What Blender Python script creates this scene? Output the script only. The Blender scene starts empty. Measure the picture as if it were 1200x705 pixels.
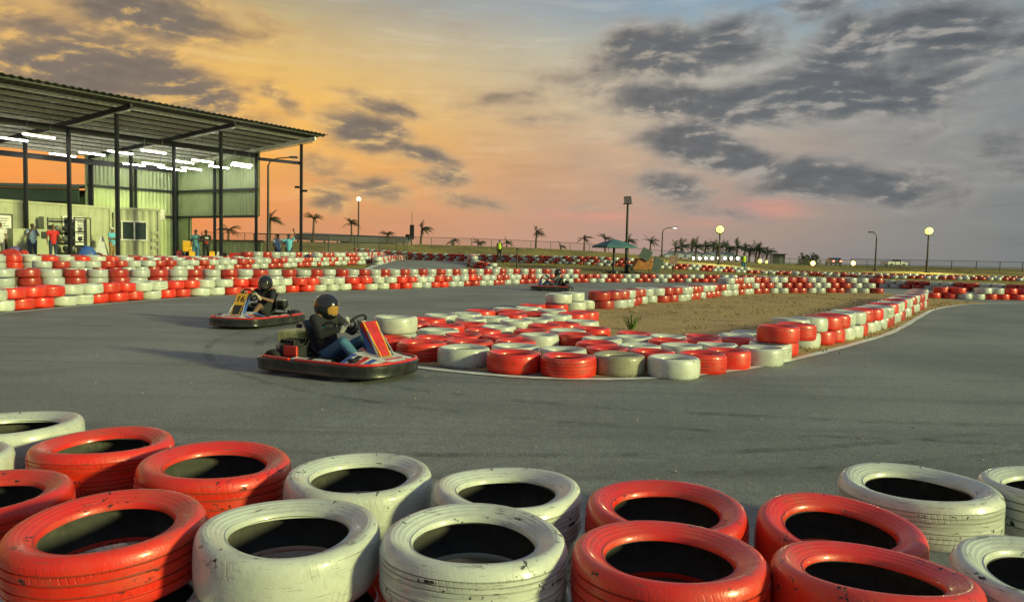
import bpy, bmesh, math, random
import numpy as np
from mathutils import Vector, Matrix

random.seed(7)
PI = math.pi
sc = bpy.context.scene
COL = sc.collection

# ------------------------------------------------------------------ object helpers
def link(o):
    COL.objects.link(o)
    return o

def tag(o, label=None, cat=None, group=None, kind=None):
    if label: o['label'] = label
    if cat: o['category'] = cat
    if group: o['group'] = group
    if kind: o['kind'] = kind
    return o

def empty(name, loc=(0, 0, 0), rz=0.0):
    o = bpy.data.objects.new(name, None)
    o.empty_display_size = .2
    link(o)
    o.location = loc
    o.rotation_euler = (0, 0, rz)
    return o

def thing(name, label, cat, loc=(0, 0, 0), rz=0.0, group=None):
    return tag(empty(name, loc, rz), label, cat, group)

def copy_tree(o, parent=None):
    c = o.copy()
    link(c)
    if parent is not None:
        c.parent = parent
    for ch in list(o.children):
        copy_tree(ch, c)
    return c

def ss(a, b, x):
    t = min(1.0, max(0.0, (x - a) / (b - a)))
    return t * t * (3 - 2 * t)

def ground_z(x, y):
    d = max(-.874 * (x + 10.4) + .487 * (y - 15), y - 43)
    k = ss(5, 25, x)
    h = (.6 - .3 * k) * ss(5, 14, d) + .2 * ss(30, 60, y) * ss(0, 10, d) * (1 - k)
    h += (1.7 - 1.05 * ss(-10, 45, x)) * ss(70, 84, y)
    h -= 6 * ss(170, 260, y)
    return h

class MB:
    """collects geometry for one mesh"""
    def __init__(s):
        s.v, s.f, s.m = [], [], []
        s.mi = 0
    def add(s, verts, faces, M=None):
        b = len(s.v)
        for p in verts:
            s.v.append(tuple(M @ Vector(p)) if M is not None else tuple(p))
        for f in faces:
            s.f.append([b + i for i in f])
            s.m.append(s.mi)
        return s
    def box(s, c, d, rz=0.0, M=None):
        x, y, z = d[0] / 2, d[1] / 2, d[2] / 2
        vs = [(-x, -y, -z), (x, -y, -z), (x, y, -z), (-x, y, -z), (-x, -y, z), (x, -y, z), (x, y, z), (-x, y, z)]
        fs = [(0, 3, 2, 1), (4, 5, 6, 7), (0, 1, 5, 4), (1, 2, 6, 5), (2, 3, 7, 6), (3, 0, 4, 7)]
        T = Matrix.Translation(c) @ Matrix.Rotation(rz, 4, 'Z')
        if M is not None: T = M @ T
        return s.add(vs, fs, T)
    def bar(s, a, b, w, h=None, up=(0, 0, 1)):
        """rectangular bar from a to b, w wide, h high"""
        h = h or w
        a, b = Vector(a), Vector(b)
        d = (b - a).normalized()
        u = Vector(up)
        if abs(d.dot(u)) > .98: u = Vector((0, 1, 0))
        r = d.cross(u).normalized()
        u = r.cross(d).normalized()
        vs = []
        for p in (a, b):
            for i, j in ((-1, -1), (1, -1), (1, 1), (-1, 1)):
                vs.append(p + r * (i * w / 2) + u * (j * h / 2))
        return s.add(vs, [(0, 1, 2, 3), (7, 6, 5, 4), (0, 4, 5, 1), (1, 5, 6, 2), (2, 6, 7, 3), (3, 7, 4, 0)])
    def tube(s, pts, r, n=8, caps=True):
        pts = [Vector(p) for p in pts]
        rr = r if isinstance(r, (list, tuple)) else [r] * len(pts)
        vs, fs = [], []
        ref = None
        for i, p in enumerate(pts):
            d = (pts[min(i + 1, len(pts) - 1)] - pts[max(i - 1, 0)]).normalized()
            if ref is None or abs(d.dot(ref)) > .95:
                ref = Vector((0, 0, 1)) if abs(d.z) < .9 else Vector((1, 0, 0))
            a = d.cross(ref).normalized()
            b = a.cross(d).normalized()
            ref = b
            for k in range(n):
                t = 2 * PI * k / n
                vs.append(p + a * (math.cos(t) * rr[i]) + b * (math.sin(t) * rr[i]))
        for i in range(len(pts) - 1):
            for k in range(n):
                fs.append((i * n + k, i * n + (k + 1) % n, (i + 1) * n + (k + 1) % n, (i + 1) * n + k))
        if caps:
            fs.append(tuple(range(n))[::-1])
            fs.append(tuple((len(pts) - 1) * n + k for k in range(n)))
        return s.add(vs, fs)
    def lathe(s, prof, n=24, M=None, closed=False):
        vs, fs = [], []
        for k in range(n):
            t = 2 * PI * k / n
            for r, z in prof:
                vs.append((r * math.cos(t), r * math.sin(t), z))
        m = len(prof)
        for k in range(n):
            k2 = (k + 1) % n
            for i in range(m - (0 if closed else 1)):
                j = (i + 1) % m
                fs.append((k * m + i, k2 * m + i, k2 * m + j, k * m + j))
        return s.add(vs, fs, M)
    def prism(s, outline, z0, z1, M=None):
        n = len(outline)
        vs = [(x, y, z0) for x, y in outline] + [(x, y, z1) for x, y in outline]
        fs = [tuple(range(n))[::-1], tuple(range(n, 2 * n))] + [(i, (i + 1) % n, n + (i + 1) % n, n + i) for i in range(n)]
        return s.add(vs, fs, M)
    def ellipsoid(s, c, r, n=12, M=None):
        vs, fs = [], []
        rings = max(4, n // 2)
        for i in range(1, rings):
            t = PI * i / rings
            for k in range(n):
                a = 2 * PI * k / n
                vs.append((r[0] * math.sin(t) * math.cos(a), r[1] * math.sin(t) * math.sin(a), r[2] * math.cos(t)))
        top, bot = len(vs), len(vs) + 1
        vs += [(0, 0, r[2]), (0, 0, -r[2])]
        for i in range(rings - 2):
            for k in range(n):
                fs.append((i * n + k, (i + 1) * n + k, (i + 1) * n + (k + 1) % n, i * n + (k + 1) % n))
        for k in range(n):
            fs.append((top, k, (k + 1) % n))
            fs.append((bot, (rings - 2) * n + (k + 1) % n, (rings - 2) * n + k))
        T = Matrix.Translation(c)
        if M is not None: T = T @ M
        return s.add(vs, fs, T)
    def capsule(s, p0, r0, p1, r1, n=10):
        p0, p1 = Vector(p0), Vector(p1)
        d = p1 - p0
        L = d.length
        if L < 1e-5: return s.ellipsoid(p0, (r0, r0, r0), n)
        d /= L
        pts, rr = [], []
        for a in (-85, -60, -30, 0):
            t = math.radians(a)
            pts.append(p0 + d * (r0 * math.sin(t))); rr.append(r0 * math.cos(t))
        for a in (0, 30, 60, 85):
            t = math.radians(a)
            pts.append(p1 + d * (r1 * math.sin(t))); rr.append(r1 * math.cos(t))
        return s.tube(pts, rr, n)
    def mesh(s, name, mats, smooth=False, fix=True):
        me = bpy.data.meshes.new(name)
        me.from_pydata(s.v, [], s.f)
        for m in (mats if isinstance(mats, (list, tuple)) else [mats]):
            me.materials.append(m)
        me.polygons.foreach_set('material_index', s.m)
        if smooth:
            me.polygons.foreach_set('use_smooth', [True] * len(me.polygons))
        if fix:
            bm = bmesh.new(); bm.from_mesh(me)
            bmesh.ops.recalc_face_normals(bm, faces=bm.faces)
            bm.to_mesh(me); bm.free()
        if smooth:
            try: me.set_sharp_from_angle(angle=math.radians(38))
            except Exception: pass
        me.update()
        return me
    def build(s, name, mats, parent=None, world=False, smooth=False, bevel=0.0, fix=True):
        me = s.mesh(name, mats, smooth, fix)
        o = link(bpy.data.objects.new(name, me))
        if parent is not None:
            o.parent = parent
            if world:
                T = Matrix.Translation(parent.location) @ parent.rotation_euler.to_matrix().to_4x4()
                o.matrix_parent_inverse = T.inverted()
        if bevel:
            b = o.modifiers.new('bevel', 'BEVEL'); b.width = bevel; b.segments = 2; b.limit_method = 'ANGLE'
        return o

# ------------------------------------------------------------------ materials
class NT:
    def __init__(s, nt): s.t = nt
    def n(s, typ, **kw):
        x = s.t.nodes.new(typ)
        for k, v in kw.items(): setattr(x, k, v)
        return x
    def L(s, a, b): s.t.links.new(a, b)
    def val(s, sock, v):
        if hasattr(v, 'is_output') or hasattr(v, 'links'): s.L(v, sock)
        else: sock.default_value = v
    def math(s, op, a, b=None, c=None, clamp=False):
        x = s.n('ShaderNodeMath', operation=op, use_clamp=clamp)
        s.val(x.inputs[0], a)
        if b is not None: s.val(x.inputs[1], b)
        if c is not None: s.val(x.inputs[2], c)
        return x.outputs[0]
    def mix(s, f, a, b, blend='MIX'):
        x = s.n('ShaderNodeMix', data_type='RGBA', blend_type=blend)
        x.clamp_factor = True
        s.val(x.inputs[0], f)
        s.val(x.inputs[6], a if not isinstance(a, tuple) else (*a[:3], 1))
        s.val(x.inputs[7], b if not isinstance(b, tuple) else (*b[:3], 1))
        return x.outputs[2]
    def noise(s, vec, scale, detail=4, rough=.55, dist=0.0, out=0):
        x = s.n('ShaderNodeTexNoise')
        if vec is not None: s.L(vec, x.inputs['Vector'])
        x.inputs['Scale'].default_value = scale
        x.inputs['Detail'].default_value = detail
        x.inputs['Roughness'].default_value = rough
        x.inputs['Distortion'].default_value = dist
        return x.outputs[out]
    def rng(s, v, a, b, c=0.0, d=1.0, smooth=True):
        x = s.n('ShaderNodeMapRange')
        x.interpolation_type = 'SMOOTHSTEP' if smooth else 'LINEAR'
        x.clamp = True
        s.val(x.inputs[0], v)
        for i, q in enumerate((a, b, c, d)): x.inputs[1 + i].default_value = q
        return x.outputs[0]
    def ramp(s, v, stops):
        x = s.n('ShaderNodeValToRGB')
        el = x.color_ramp.elements
        while len(el) < len(stops): el.new(.5)
        for e, (p, c) in zip(el, stops):
            e.position = p; e.color = (*c, 1)
        s.val(x.inputs[0], v)
        return x.outputs[0]

def newmat(name):
    m = bpy.data.materials.new(name)
    m.use_nodes = True
    nt = NT(m.node_tree)
    return m, nt, m.node_tree.nodes['Principled BSDF']

def mat(name, col, rough=.6, metal=0.0, var=.15, scale=6.0, bump=.0, bscale=60.0, emit=None, estr=0.0, coat=0.0, dirt=None):
    """plain procedural material with noise in colour and roughness"""
    m, t, b = newmat(name)
    g = t.n('ShaderNodeTexCoord').outputs['Object']
    nz = t.noise(g, scale, 5)
    k = t.rng(nz, .3, .7, 1 - var, 1 + var)
    c = t.n('ShaderNodeVectorMath', operation='SCALE')
    c.inputs[0].default_value = col
    t.L(k, c.inputs['Scale'])
    out = c.outputs[0]
    if dirt:
        d = t.rng(t.noise(g, scale * .7, 6, .65), .5, .72)
        out = t.mix(t.math('MULTIPLY', d, dirt[3]), out, dirt[:3])
    t.L(out, b.inputs['Base Color'])
    t.val(b.inputs['Roughness'], t.rng(nz, .2, .8, max(.05, rough - .1), min(1, rough + .1)))
    b.inputs['Metallic'].default_value = metal
    b.inputs['Coat Weight'].default_value = coat
    if bump:
        bp = t.n('ShaderNodeBump'); bp.inputs['Strength'].default_value = bump; bp.inputs['Distance'].default_value = .01
        t.L(t.noise(g, bscale, 3), bp.inputs['Height'])
        t.L(bp.outputs[0], b.inputs['Normal'])
    if emit:
        b.inputs['Emission Color'].default_value = (*emit, 1)
        b.inputs['Emission Strength'].default_value = estr
    return m

def tyre_paint(name, col, faded, near=True, film=.42):
    m, t, b = newmat(name)
    tc = t.n('ShaderNodeTexCoord').outputs['Object']
    oi = t.n('ShaderNodeObjectInfo').outputs['Random']
    ri = t.n('ShaderNodeNewGeometry').outputs['Random Per Island']
    rnd = t.math('FRACT', t.math('ADD', oi, ri))
    off = t.n('ShaderNodeVectorMath', operation='ADD')
    t.L(tc, off.inputs[0])
    cx = t.n('ShaderNodeCombineXYZ')
    t.L(t.math('MULTIPLY', rnd, 37.0), cx.inputs[0]); t.L(t.math('MULTIPLY', rnd, 91.0), cx.inputs[1])
    t.L(cx.outputs[0], off.inputs[1])
    P = off.outputs[0]
    n1 = t.noise(P, 5.0, 6, .62)
    c = t.mix(t.rng(n1, .38, .72), tuple(col), tuple(faded))
    c = t.mix(t.rng(rnd, 0.0, 1.0, 0.0, .28), c, tuple(q * .55 for q in col))
    # dirt film in broad streaks
    n2 = t.noise(P, 11.0, 6, .7, .6)
    c = t.mix(t.rng(n2, .52, .8, 0, film), c, (.16, .13, .09))
    h = None
    if near:
        n3 = t.noise(P, 26.0, 4, .7)
        n4 = t.noise(P, 4.0, 2)
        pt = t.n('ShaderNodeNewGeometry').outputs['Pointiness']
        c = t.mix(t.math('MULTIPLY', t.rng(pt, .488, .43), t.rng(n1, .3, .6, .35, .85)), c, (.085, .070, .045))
        chip = t.math('MULTIPLY', t.rng(t.math('ADD', n3, t.rng(pt, .505, .56, 0, .06)), .635, .668), t.rng(n4, .50, .60))
        sx = t.n('ShaderNodeSeparateXYZ'); t.L(tc, sx.inputs[0])
        ang = t.math('ARCTAN2', sx.outputs[1], sx.outputs[0])
        rad = t.math('SQRT', t.math('ADD', t.math('POWER', sx.outputs[0], 2.0), t.math('POWER', sx.outputs[1], 2.0)))
        # tie holes punched through the sidewall
        q1 = t.math('ABSOLUTE', t.math('SUBTRACT', t.math('FRACT', t.math('MULTIPLY', t.math('ADD', ang, 0.35), .4775)), .5))
        q2 = t.math('MULTIPLY', q1, t.math('MULTIPLY', rad, 13.16 / 2))
        q3 = t.math('SUBTRACT', rad, .259)
        hole = t.rng(t.math('SQRT', t.math('ADD', t.math('POWER', t.math('MULTIPLY', q2, .75), 2.0), t.math('POWER', q3, 2.0))), .0075, .0095, 1, 0)
        hole = t.math('MULTIPLY', hole, t.rng(n4, .44, .52))
        chip = t.math('MAXIMUM', chip, hole)
        c = t.mix(chip, c, (.012, .012, .013))
        # scuffs run around the tread
        mp = t.n('ShaderNodeMapping'); mp.inputs['Scale'].default_value = (1, 1, 14)
        t.L(P, mp.inputs[0])
        sc_ = t.math('MULTIPLY', t.rng(t.noise(mp.outputs[0], 9.0, 5, .7), .575, .68), .65)
        c = t.mix(sc_, c, (.10, .085, .07))
        # tread blocks under the paint
        za = t.math('ABSOLUTE', sx.outputs[2])
        sk = t.math('ADD', t.math('MULTIPLY', ang, 84.0), t.math('MULTIPLY', za, 55.0))
        slit = t.rng(t.math('SINE', sk), .70, .95)
        band = t.math('MULTIPLY', t.rng(za, .030, .036), t.math('MULTIPLY', t.rng(za, .088, .094, 1, 0), t.rng(rad, .284, .292)))
        wear = t.math('MULTIPLY', t.rng(t.noise(P, 4.0, 3), .44, .60), t.rng(rnd, .25, .9, .12, .8))
        h1 = t.math('MULTIPLY', t.math('MULTIPLY', slit, band), wear)
        rb = t.math('MULTIPLY', t.math('SINE', t.math('MULTIPLY', rad, 420.0)), t.math('MULTIPLY', t.rng(rad, .205, .215), t.rng(rad, .262, .275, 1, 0)))
        h = t.math('ADD', t.math('MULTIPLY', h1, -1.0), t.math('MULTIPLY', rb, .10))
        h = t.math('ADD', h, t.math('MULTIPLY', n3, .34))
        h = t.math('ADD', h, t.math('MULTIPLY', t.noise(P, 90.0, 3, .7), .16))
        h = t.math('ADD', h, t.math('MULTIPLY', chip, -.5))
        bp = t.n('ShaderNodeBump'); bp.inputs['Strength'].default_value = .8; bp.inputs['Distance'].default_value = .006
        t.L(h, bp.inputs['Height']); t.L(bp.outputs[0], b.inputs['Normal'])
        t.L(t.math('ADD', t.rng(n2, .3, .8, .30, .6), t.math('MULTIPLY', chip, .3)), b.inputs['Roughness'])
    else:
        b.inputs['Roughness'].default_value = .42
    t.L(c, b.inputs['Base Color'])
    b.inputs['Specular IOR Level'].default_value = .5
    b.inputs['Coat Weight'].default_value = .4
    b.inputs['Coat Roughness'].default_value = .16
    return m

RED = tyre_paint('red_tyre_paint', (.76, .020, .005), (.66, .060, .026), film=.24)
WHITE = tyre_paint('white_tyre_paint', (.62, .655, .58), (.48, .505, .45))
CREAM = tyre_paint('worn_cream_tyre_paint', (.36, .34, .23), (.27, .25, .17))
RED_FAR_DIM = tyre_paint('red_tyre_paint_dim_light', (.42, .018, .012), (.42, .05, .035), False)  # darker copy of the red: weaker light on far walls put into the colour
WHITE_FAR_DIM = tyre_paint('white_tyre_paint_dim_light', (.48, .515, .51), (.38, .41, .40), False)  # duller copy of the white, its colour carries the lesser light on distant tyres
RUBBER = mat('bare_rubber', (.045, .045, .040), .8, var=.35, scale=9, dirt=(.15, .135, .10, .7), bump=.3, bscale=50)
BLACK_PLASTIC = mat('scuffed_black_plastic', (.020, .022, .021), .28, coat=.3, var=.3, scale=7, dirt=(.09, .085, .07, .45), bump=.15, bscale=40)
STEEL_DARK = mat('dark_painted_steel', (.022, .024, .026), .45, .2, var=.25)
STEEL = mat('galvanised_steel', (.34, .35, .35), .42, .75, var=.2)
ASPH_TYRE = mat('kart_tyre_rubber', (.018, .018, .018), .8, var=.25)

def asphalt():
    m, t, b = newmat('worn_asphalt')
    P = t.n('ShaderNodeTexCoord').outputs['Object']
    fine = t.noise(P, 110.0, 4, .75)
    mid = t.noise(P, 9.0, 6, .65)
    big = t.noise(P, .35, 4, .55, .4)
    c = t.mix(t.rng(fine, .38, .62), (.100, .108, .106), (.285, .302, .288))
    k = t.math('MULTIPLY', t.rng(mid, .3, .7, .86, 1.14), t.rng(big, .3, .7, .80, 1.18))
    v = t.n('ShaderNodeVectorMath', operation='SCALE'); t.L(c, v.inputs[0]); t.L(k, v.inputs['Scale'])
    c = v.outputs[0]
    # rubbered racing line, long streaks along the lap direction
    mp = t.n('ShaderNodeMapping'); mp.inputs['Scale'].default_value = (.10, 1.3, 1); mp.inputs['Rotation'].default_value = (0, 0, .18)
    t.L(P, mp.inputs[0])
    st = t.rng(t.noise(mp.outputs[0], 1.6, 5, .6, .5), .48, .66, 0, .34)
    c = t.mix(st, c, (.085, .086, .082))
    # patch of sealed cracks and pale grit
    vor = t.n('ShaderNodeTexVoronoi'); vor.inputs['Scale'].default_value = 2.6; t.L(P, vor.inputs['Vector'])
    grit = t.math('MULTIPLY', t.rng(vor.outputs['Distance'], .012, .022, 1, 0), t.rng(t.noise(P, .8, 2), .5, .6))
    c = t.mix(grit, c, (.34, .33, .30))
    dust = t.rng(t.noise(P, .9, 6, .7), .56, .8, 0, .30)
    c = t.mix(dust, c, (.24, .22, .17))
    t.L(c, b.inputs['Base Color'])
    t.L(t.rng(mid, .3, .7, .62, .85), b.inputs['Roughness'])
    bp = t.n('ShaderNodeBump'); bp.inputs['Strength'].default_value = .55; bp.inputs['Distance'].default_value = .006
    t.L(t.math('ADD', fine, t.math('MULTIPLY', mid, .5)), bp.inputs['Height']); t.L(bp.outputs[0], b.inputs['Normal'])
    return m
ASPHALT = asphalt()

def soil(name, a, bcol, ccol, sc1=1.2, sc2=14.0, grass_h=None):
    m, t, b = newmat(name)
    P = t.n('ShaderNodeTexCoord').outputs['Object']
    n1 = t.noise(P, sc1, 6, .65, .3); n2 = t.noise(P, sc2, 5, .7); n3 = t.noise(P, .18, 4, .6)
    c = t.mix(t.rng(n1, .36, .64), a, bcol)
    c = t.mix(t.rng(n3, .42, .62), c, ccol)
    k = t.rng(n2, .3, .7, .74, 1.2)
    v = t.n('ShaderNodeVectorMath', operation='SCALE'); t.L(c, v.inputs[0]); t.L(k, v.inputs['Scale'])
    t.L(v.outputs[0], b.inputs['Base Color'])
    b.inputs['Roughness'].default_value = .95
    b.inputs['Specular IOR Level'].default_value = .1
    bp = t.n('ShaderNodeBump'); bp.inputs['Strength'].default_value = .9; bp.inputs['Distance'].default_value = .03
    t.L(n2, bp.inputs['Height']); t.L(bp.outputs[0], b.inputs['Normal'])
    return m
DIRT = soil('dry_island_dirt', (.50, .345, .18), (.37, .26, .14), (.46, .34, .155))
EARTH = soil('dry_grass_earth', (.27, .22, .085), (.18, .15, .07), (.32, .26, .085), .5, 7.0)
LINE = mat('white_road_paint', (.72, .72, .68), .6, var=.15, scale=5, dirt=(.2, .2, .18, .45))
# ------------------------------------------------------------------ ground, track, lines, sea
def terrain():
    xs = [-4000, -1200, -400, -200, -130] + [-90 + 1.5 * i for i in range(127)] + [110, 140, 200, 400, 1200, 4000]
    ys = [-400, -100, -40, -15] + [-5 + 1.5 * i for i in range(178)] + [275, 300]
    mb = MB()
    n = len(xs)
    for y in ys:
        for x in xs:
            z = ground_z(x, y) - .02
            if y > 80: z += .18 * math.sin(x * .31 + 1.3 * math.sin(y * .11)) * math.cos(y * .23 + x * .07) * ss(84, 95, y)
            mb.v.append((x, y, z))
    for j in range(len(ys) - 1):
        for i in range(n - 1):
            mb.f.append((j * n + i, j * n + i + 1, (j + 1) * n + i + 1, (j + 1) * n + i)); mb.m.append(0)
    return mb
g = terrain().build('ground', EARTH, smooth=True, fix=False); g['kind'] = 'structure'

def sheet(name, outline, z, m, kind='structure'):
    mb = MB()
    mb.add([(x, y, z) for x, y in outline], [tuple(range(len(outline)))])
    o = mb.build(name, m, fix=False)
    if o.data.polygons[0].normal.z < 0: o.data.flip_normals()
    o['kind'] = kind
    return o

W1 = [(-11.6, 9.0), (-10.658, 14.004), (-10.475, 15.146), (-10.299, 17.188), (-9.886, 19.505), (-9.193, 21.867), (-7.977, 23.884), (-6.182, 26.828), (-4.079, 29.478), (-1.559, 33.577), (.847, 37.637), (4.265, 41.434), (9.225, 44.709), (14.131, 46.6), (18.051, 46.0), (21.2, 43.0), (24.22, 39.5), (27.406, 36.0), (31, 34.5)]
ISR = [(4.206, 11.157), (4.515, 11.453), (5.386, 12.239), (6.346, 13.479), (7.18, 14.549), (7.789, 15.36), (9.512, 17.964), (11.404, 20.923), (12.815, 23.037), (15.741, 28.038), (17.2, 31.2)]
ISB = [(1.982, 19.505), (3.044, 20.303), (4.186, 22.716), (4.952, 23.504), (5.992, 24.911), (7.354, 27.207), (8.981, 29.478), (10.721, 31.619), (12.887, 32.977), (15.78, 34.325), (17.4, 34.4)]
ISL_LINE = [(-2.35, 12.6), (-2.42, 11.6), (-2.3, 10.6), (-1.95, 9.7), (-1.45, 9.08), (-.9, 8.72), (-.176, 8.381), (.372, 8.247), (1.007, 8.25), (1.435, 8.36), (1.805, 8.5), (2.414, 8.88), (3.168, 9.5), (4.345, 10.76), (5.887, 12.589), (7.65, 14.844), (10.201, 18.662), (11.647, 20.839), (12.951, 22.716), (15.331, 25.466), (17.532, 27.208), (19.589, 28.377), (22.696, 29.894), (30, 31.6)]
LEFT_LINE = [(-11.2, 9), (-10.426, 13.698), (-10.2, 15.2), (-9.95, 17.0), (-9.5, 19.3), (-8.75, 21.6), (-7.6, 23.5), (-5.85, 26.4), (-3.75, 29.0), (-1.3, 33.0), (1.05, 37.1), (4.45, 40.9), (9.3, 44.15), (14.1, 46.0), (18, 45.4)]

def smooth_line(pts, k=6):
    out = []
    n = len(pts)
    for i in range(n - 1):
        p0, p1, p2, p3 = pts[max(i - 1, 0)], pts[i], pts[i + 1], pts[min(i + 2, n - 1)]
        for j in range(k):
            t = j / k
            out.append(tuple(.5 * (2 * p1[a] + (p2[a] - p0[a]) * t + (2 * p0[a] - 5 * p1[a] + 4 * p2[a] - p3[a]) * t * t + (3 * p1[a] - p0[a] - 3 * p2[a] + p3[a]) * t ** 3) for a in (0, 1)))
    out.append(tuple(pts[-1]))
    return out

def strip(name, pts, w, z, m, terr=False):
    pts = smooth_line(pts)
    mb = MB()
    for i, p in enumerate(pts):
        a, b = Vector(pts[max(i - 1, 0)]), Vector(pts[min(i + 1, len(pts) - 1)])
        d = (b - a).normalized(); nrm = Vector((-d.y, d.x))
        for sgn in (-1, 1):
            q = Vector(p) + nrm * (sgn * w / 2 * (1 + .08 * math.sin(i * 1.7)))
            mb.v.append((q.x, q.y, (ground_z(q.x, q.y) if terr else 0) + z))
    for i in range(len(pts) - 1):
        mb.f.append((2 * i, 2 * i + 2, 2 * i + 3, 2 * i + 1)); mb.m.append(0)
    o = mb.build(name, m, fix=False)
    if o.data.polygons[0].normal.z < 0: o.data.flip_normals()
    o['kind'] = 'structure'
    return o

track = smooth_line(W1, 3) + [(60, 36), (60, -30), (-30, -30), (-30, 5)]
sheet('asphalt_track', track, .004, ASPHALT)
isl_out = [(x + .12, y + .22) for x, y in smooth_line(ISL_LINE[:-3], 3)] + [(17.4, 33.9), (17.4, 35.2)] + [(x - .35, y + .75) for x, y in reversed(ISB[:-1])] + [(.9, 18.9), (-.4, 17.6), (-1.6, 14.9)]
sheet('dirt_infield', isl_out, .009, DIRT)
strip('white_edge_line', ISL_LINE, .13, .014, LINE)
strip('white_edge_line', LEFT_LINE, .11, .014, LINE)
SKID, t, b = newmat('rubber_skid_mark')
b.inputs['Base Color'].default_value = (.03, .03, .03, 1); b.inputs['Roughness'].default_value = .7
P_ = t.n('ShaderNodeTexCoord').outputs['Object']
t.L(t.math('MULTIPLY', t.rng(t.noise(P_, 1.4, 5, .7), .40, .68), t.rng(t.noise(P_, 40.0, 3, .7), .30, .62, .08, .40)), b.inputs['Alpha'])
for k_, arc in enumerate(([(-9.2, 13), (-7, 13.6), (-5, 15.2), (-3.4, 18.2), (-1.5, 22.5)], [(-8.8, 12.4), (-6.6, 13.1), (-4.6, 14.9), (-3.0, 18.0), (-1.0, 22.0)],
                          [(6, 5.6), (3, 5.7), (0, 6.2), (-2.5, 7.6), (-4.2, 10.2), (-4.4, 13.4), (-2.8, 17.5), (.5, 23)], [(6, 6.3), (3, 6.35), (.2, 6.9), (-2.1, 8.2), (-3.6, 10.5), (-3.7, 13.2), (-2.2, 17.2), (1.0, 22.6)],
                          [(9, 8.5), (5.5, 6.7), (1.5, 5.2), (-2.5, 5.1), (-6, 6.4)], [(9.6, 8.0), (5.8, 6.2), (1.6, 4.7), (-2.6, 4.6), (-6.2, 5.9)], [(-5.6, 19.5), (-4.2, 20.6), (-2.4, 22.6), (-.6, 25.8)])):
    strip('skid_mark', arc, .11 + .03 * (k_ % 2), .0075, SKID)
# raised far track lane
def lane(name, poly, z, m):
    bm = bmesh.new()
    f = bm.faces.new([bm.verts.new((x, y, 0)) for x, y in poly])
    bmesh.ops.triangulate(bm, faces=[f])
    for _ in range(4):
        bmesh.ops.subdivide_edges(bm, edges=[e for e in bm.edges if e.calc_length() > 1.0], cuts=1, use_grid_fill=False)
        bmesh.ops.triangulate(bm, faces=bm.faces[:])
    for v in bm.verts: v.co.z = ground_z(v.co.x, v.co.y) + z
    bmesh.ops.recalc_face_normals(bm, faces=bm.faces)
    me = bpy.data.meshes.new(name); bm.to_mesh(me); bm.free()
    if me.polygons[0].normal.z < 0: me.flip_normals()
    me.materials.append(m)
    o = link(bpy.data.objects.new(name, me)); o['kind'] = 'structure'
    return o
lane('far_track_lane', [(-7.6, 40.0), (-8.4, 43.4), (-8.9, 50), (-9.6, 57.3), (-10.4, 66), (-8.5, 68), (-3.4, 60), (-3.2, 54), (-3.1, 49), (-2.2, 46.5)], .05, ASPHALT)
strip('white_edge_line', [(-8.0, 38.6), (-7.95, 42.9), (-7.9, 46), (-8.5, 54.2), (-9.2, 65)], .18, .09, LINE, True)

# sea far beyond the berm
SEA, t, b = newmat('hazy_sea')
b.inputs['Base Color'].default_value = (.10, .12, .14, 1); b.inputs['Roughness'].default_value = .35
bp = t.n('ShaderNodeBump'); bp.inputs['Strength'].default_value = .3
t.L(t.noise(t.n('ShaderNodeTexCoord').outputs['Object'], .4, 4), bp.inputs['Height']); t.L(bp.outputs[0], b.inputs['Normal'])
o = MB().add([(-9000, 230, -3.4), (9000, 230, -3.4), (9000, 12000, -3.4), (-9000, 12000, -3.4)], [(0, 1, 2, 3)]).build('sea', SEA, fix=False); o['kind'] = 'structure'

# ------------------------------------------------------------------ tyres
def prof_out(style):
    h = [(.198, .060), (.1995, .075), (.205, .083), (.210, .081), (.216, .0855), (.234, .097), (.254, .1075), (.267, .1115), (.278, .1095), (.289, .102), (.2970, .090), (.3018, .074)]
    if style == 0:
        h += [(.3035, .062), (.3037, .0585), (.2985, .057), (.2985, .052), (.3045, .0505), (.3055, .030), (.3055, .0255), (.300, .024), (.300, .018), (.306, .0165)]
    elif style == 2:
        for z in (.064, .044, .024, .006): h += [(.3040, z + .0035), (.3005, z + .002), (.3005, z - .002), (.3045, z - .0035)]
        h = h[:-1]
    else:
        h += [(.3045, .05), (.306, .02)]
    return h + [(r, -z) for r, z in reversed(h)]
def prof_in():
    h = [(.198, .060), (.208, .067), (.236, .084), (.262, .096), (.281, .086), (.291, .06), (.294, .02)]
    return h + [(r, -z) for r, z in reversed(h)]
PROF_LO = [(.206, .066), (.215, .086), (.262, .1115), (.290, .101), (.305, .06), (.305, -.06), (.290, -.101), (.262, -.1115), (.215, -.086), (.206, -.066)]
def warp(mb, seed):
    # tyres sag and go out of round
    rnd = random.Random(seed); f1, f2, f3 = (rnd.uniform(0, 6.28) for _ in range(3)); k1_, k2_, k3_ = rnd.uniform(.006, .018), rnd.uniform(.003, .008), rnd.uniform(.002, .008)
    out = []
    for x, y, z in mb.v:
        a = math.atan2(y, x); q = 1 + k1_ * math.sin(2 * a + f1) + k2_ * math.sin(3 * a + f2)
        out.append((x * q, y * q, z + k3_ * math.sin(2 * a + f3) * (1 if z > 0 else .2)))
    mb.v = out
    return mb
def tyre_mesh(name, m, n, style, seed):
    return warp(MB().lathe(prof_out(style), n), seed).mesh(name, m, True)
MATS = {'r': RED, 'w': WHITE, 'c': CREAM}
FARM = {'r': RED_FAR_DIM, 'w': WHITE_FAR_DIM, 'c': CREAM}
T_HI = {c: [tyre_mesh('tyre', MATS[c], 96, k_ % 3, k_ + ord(c)) for k_ in range(6)] for c in 'rwc'}
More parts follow.
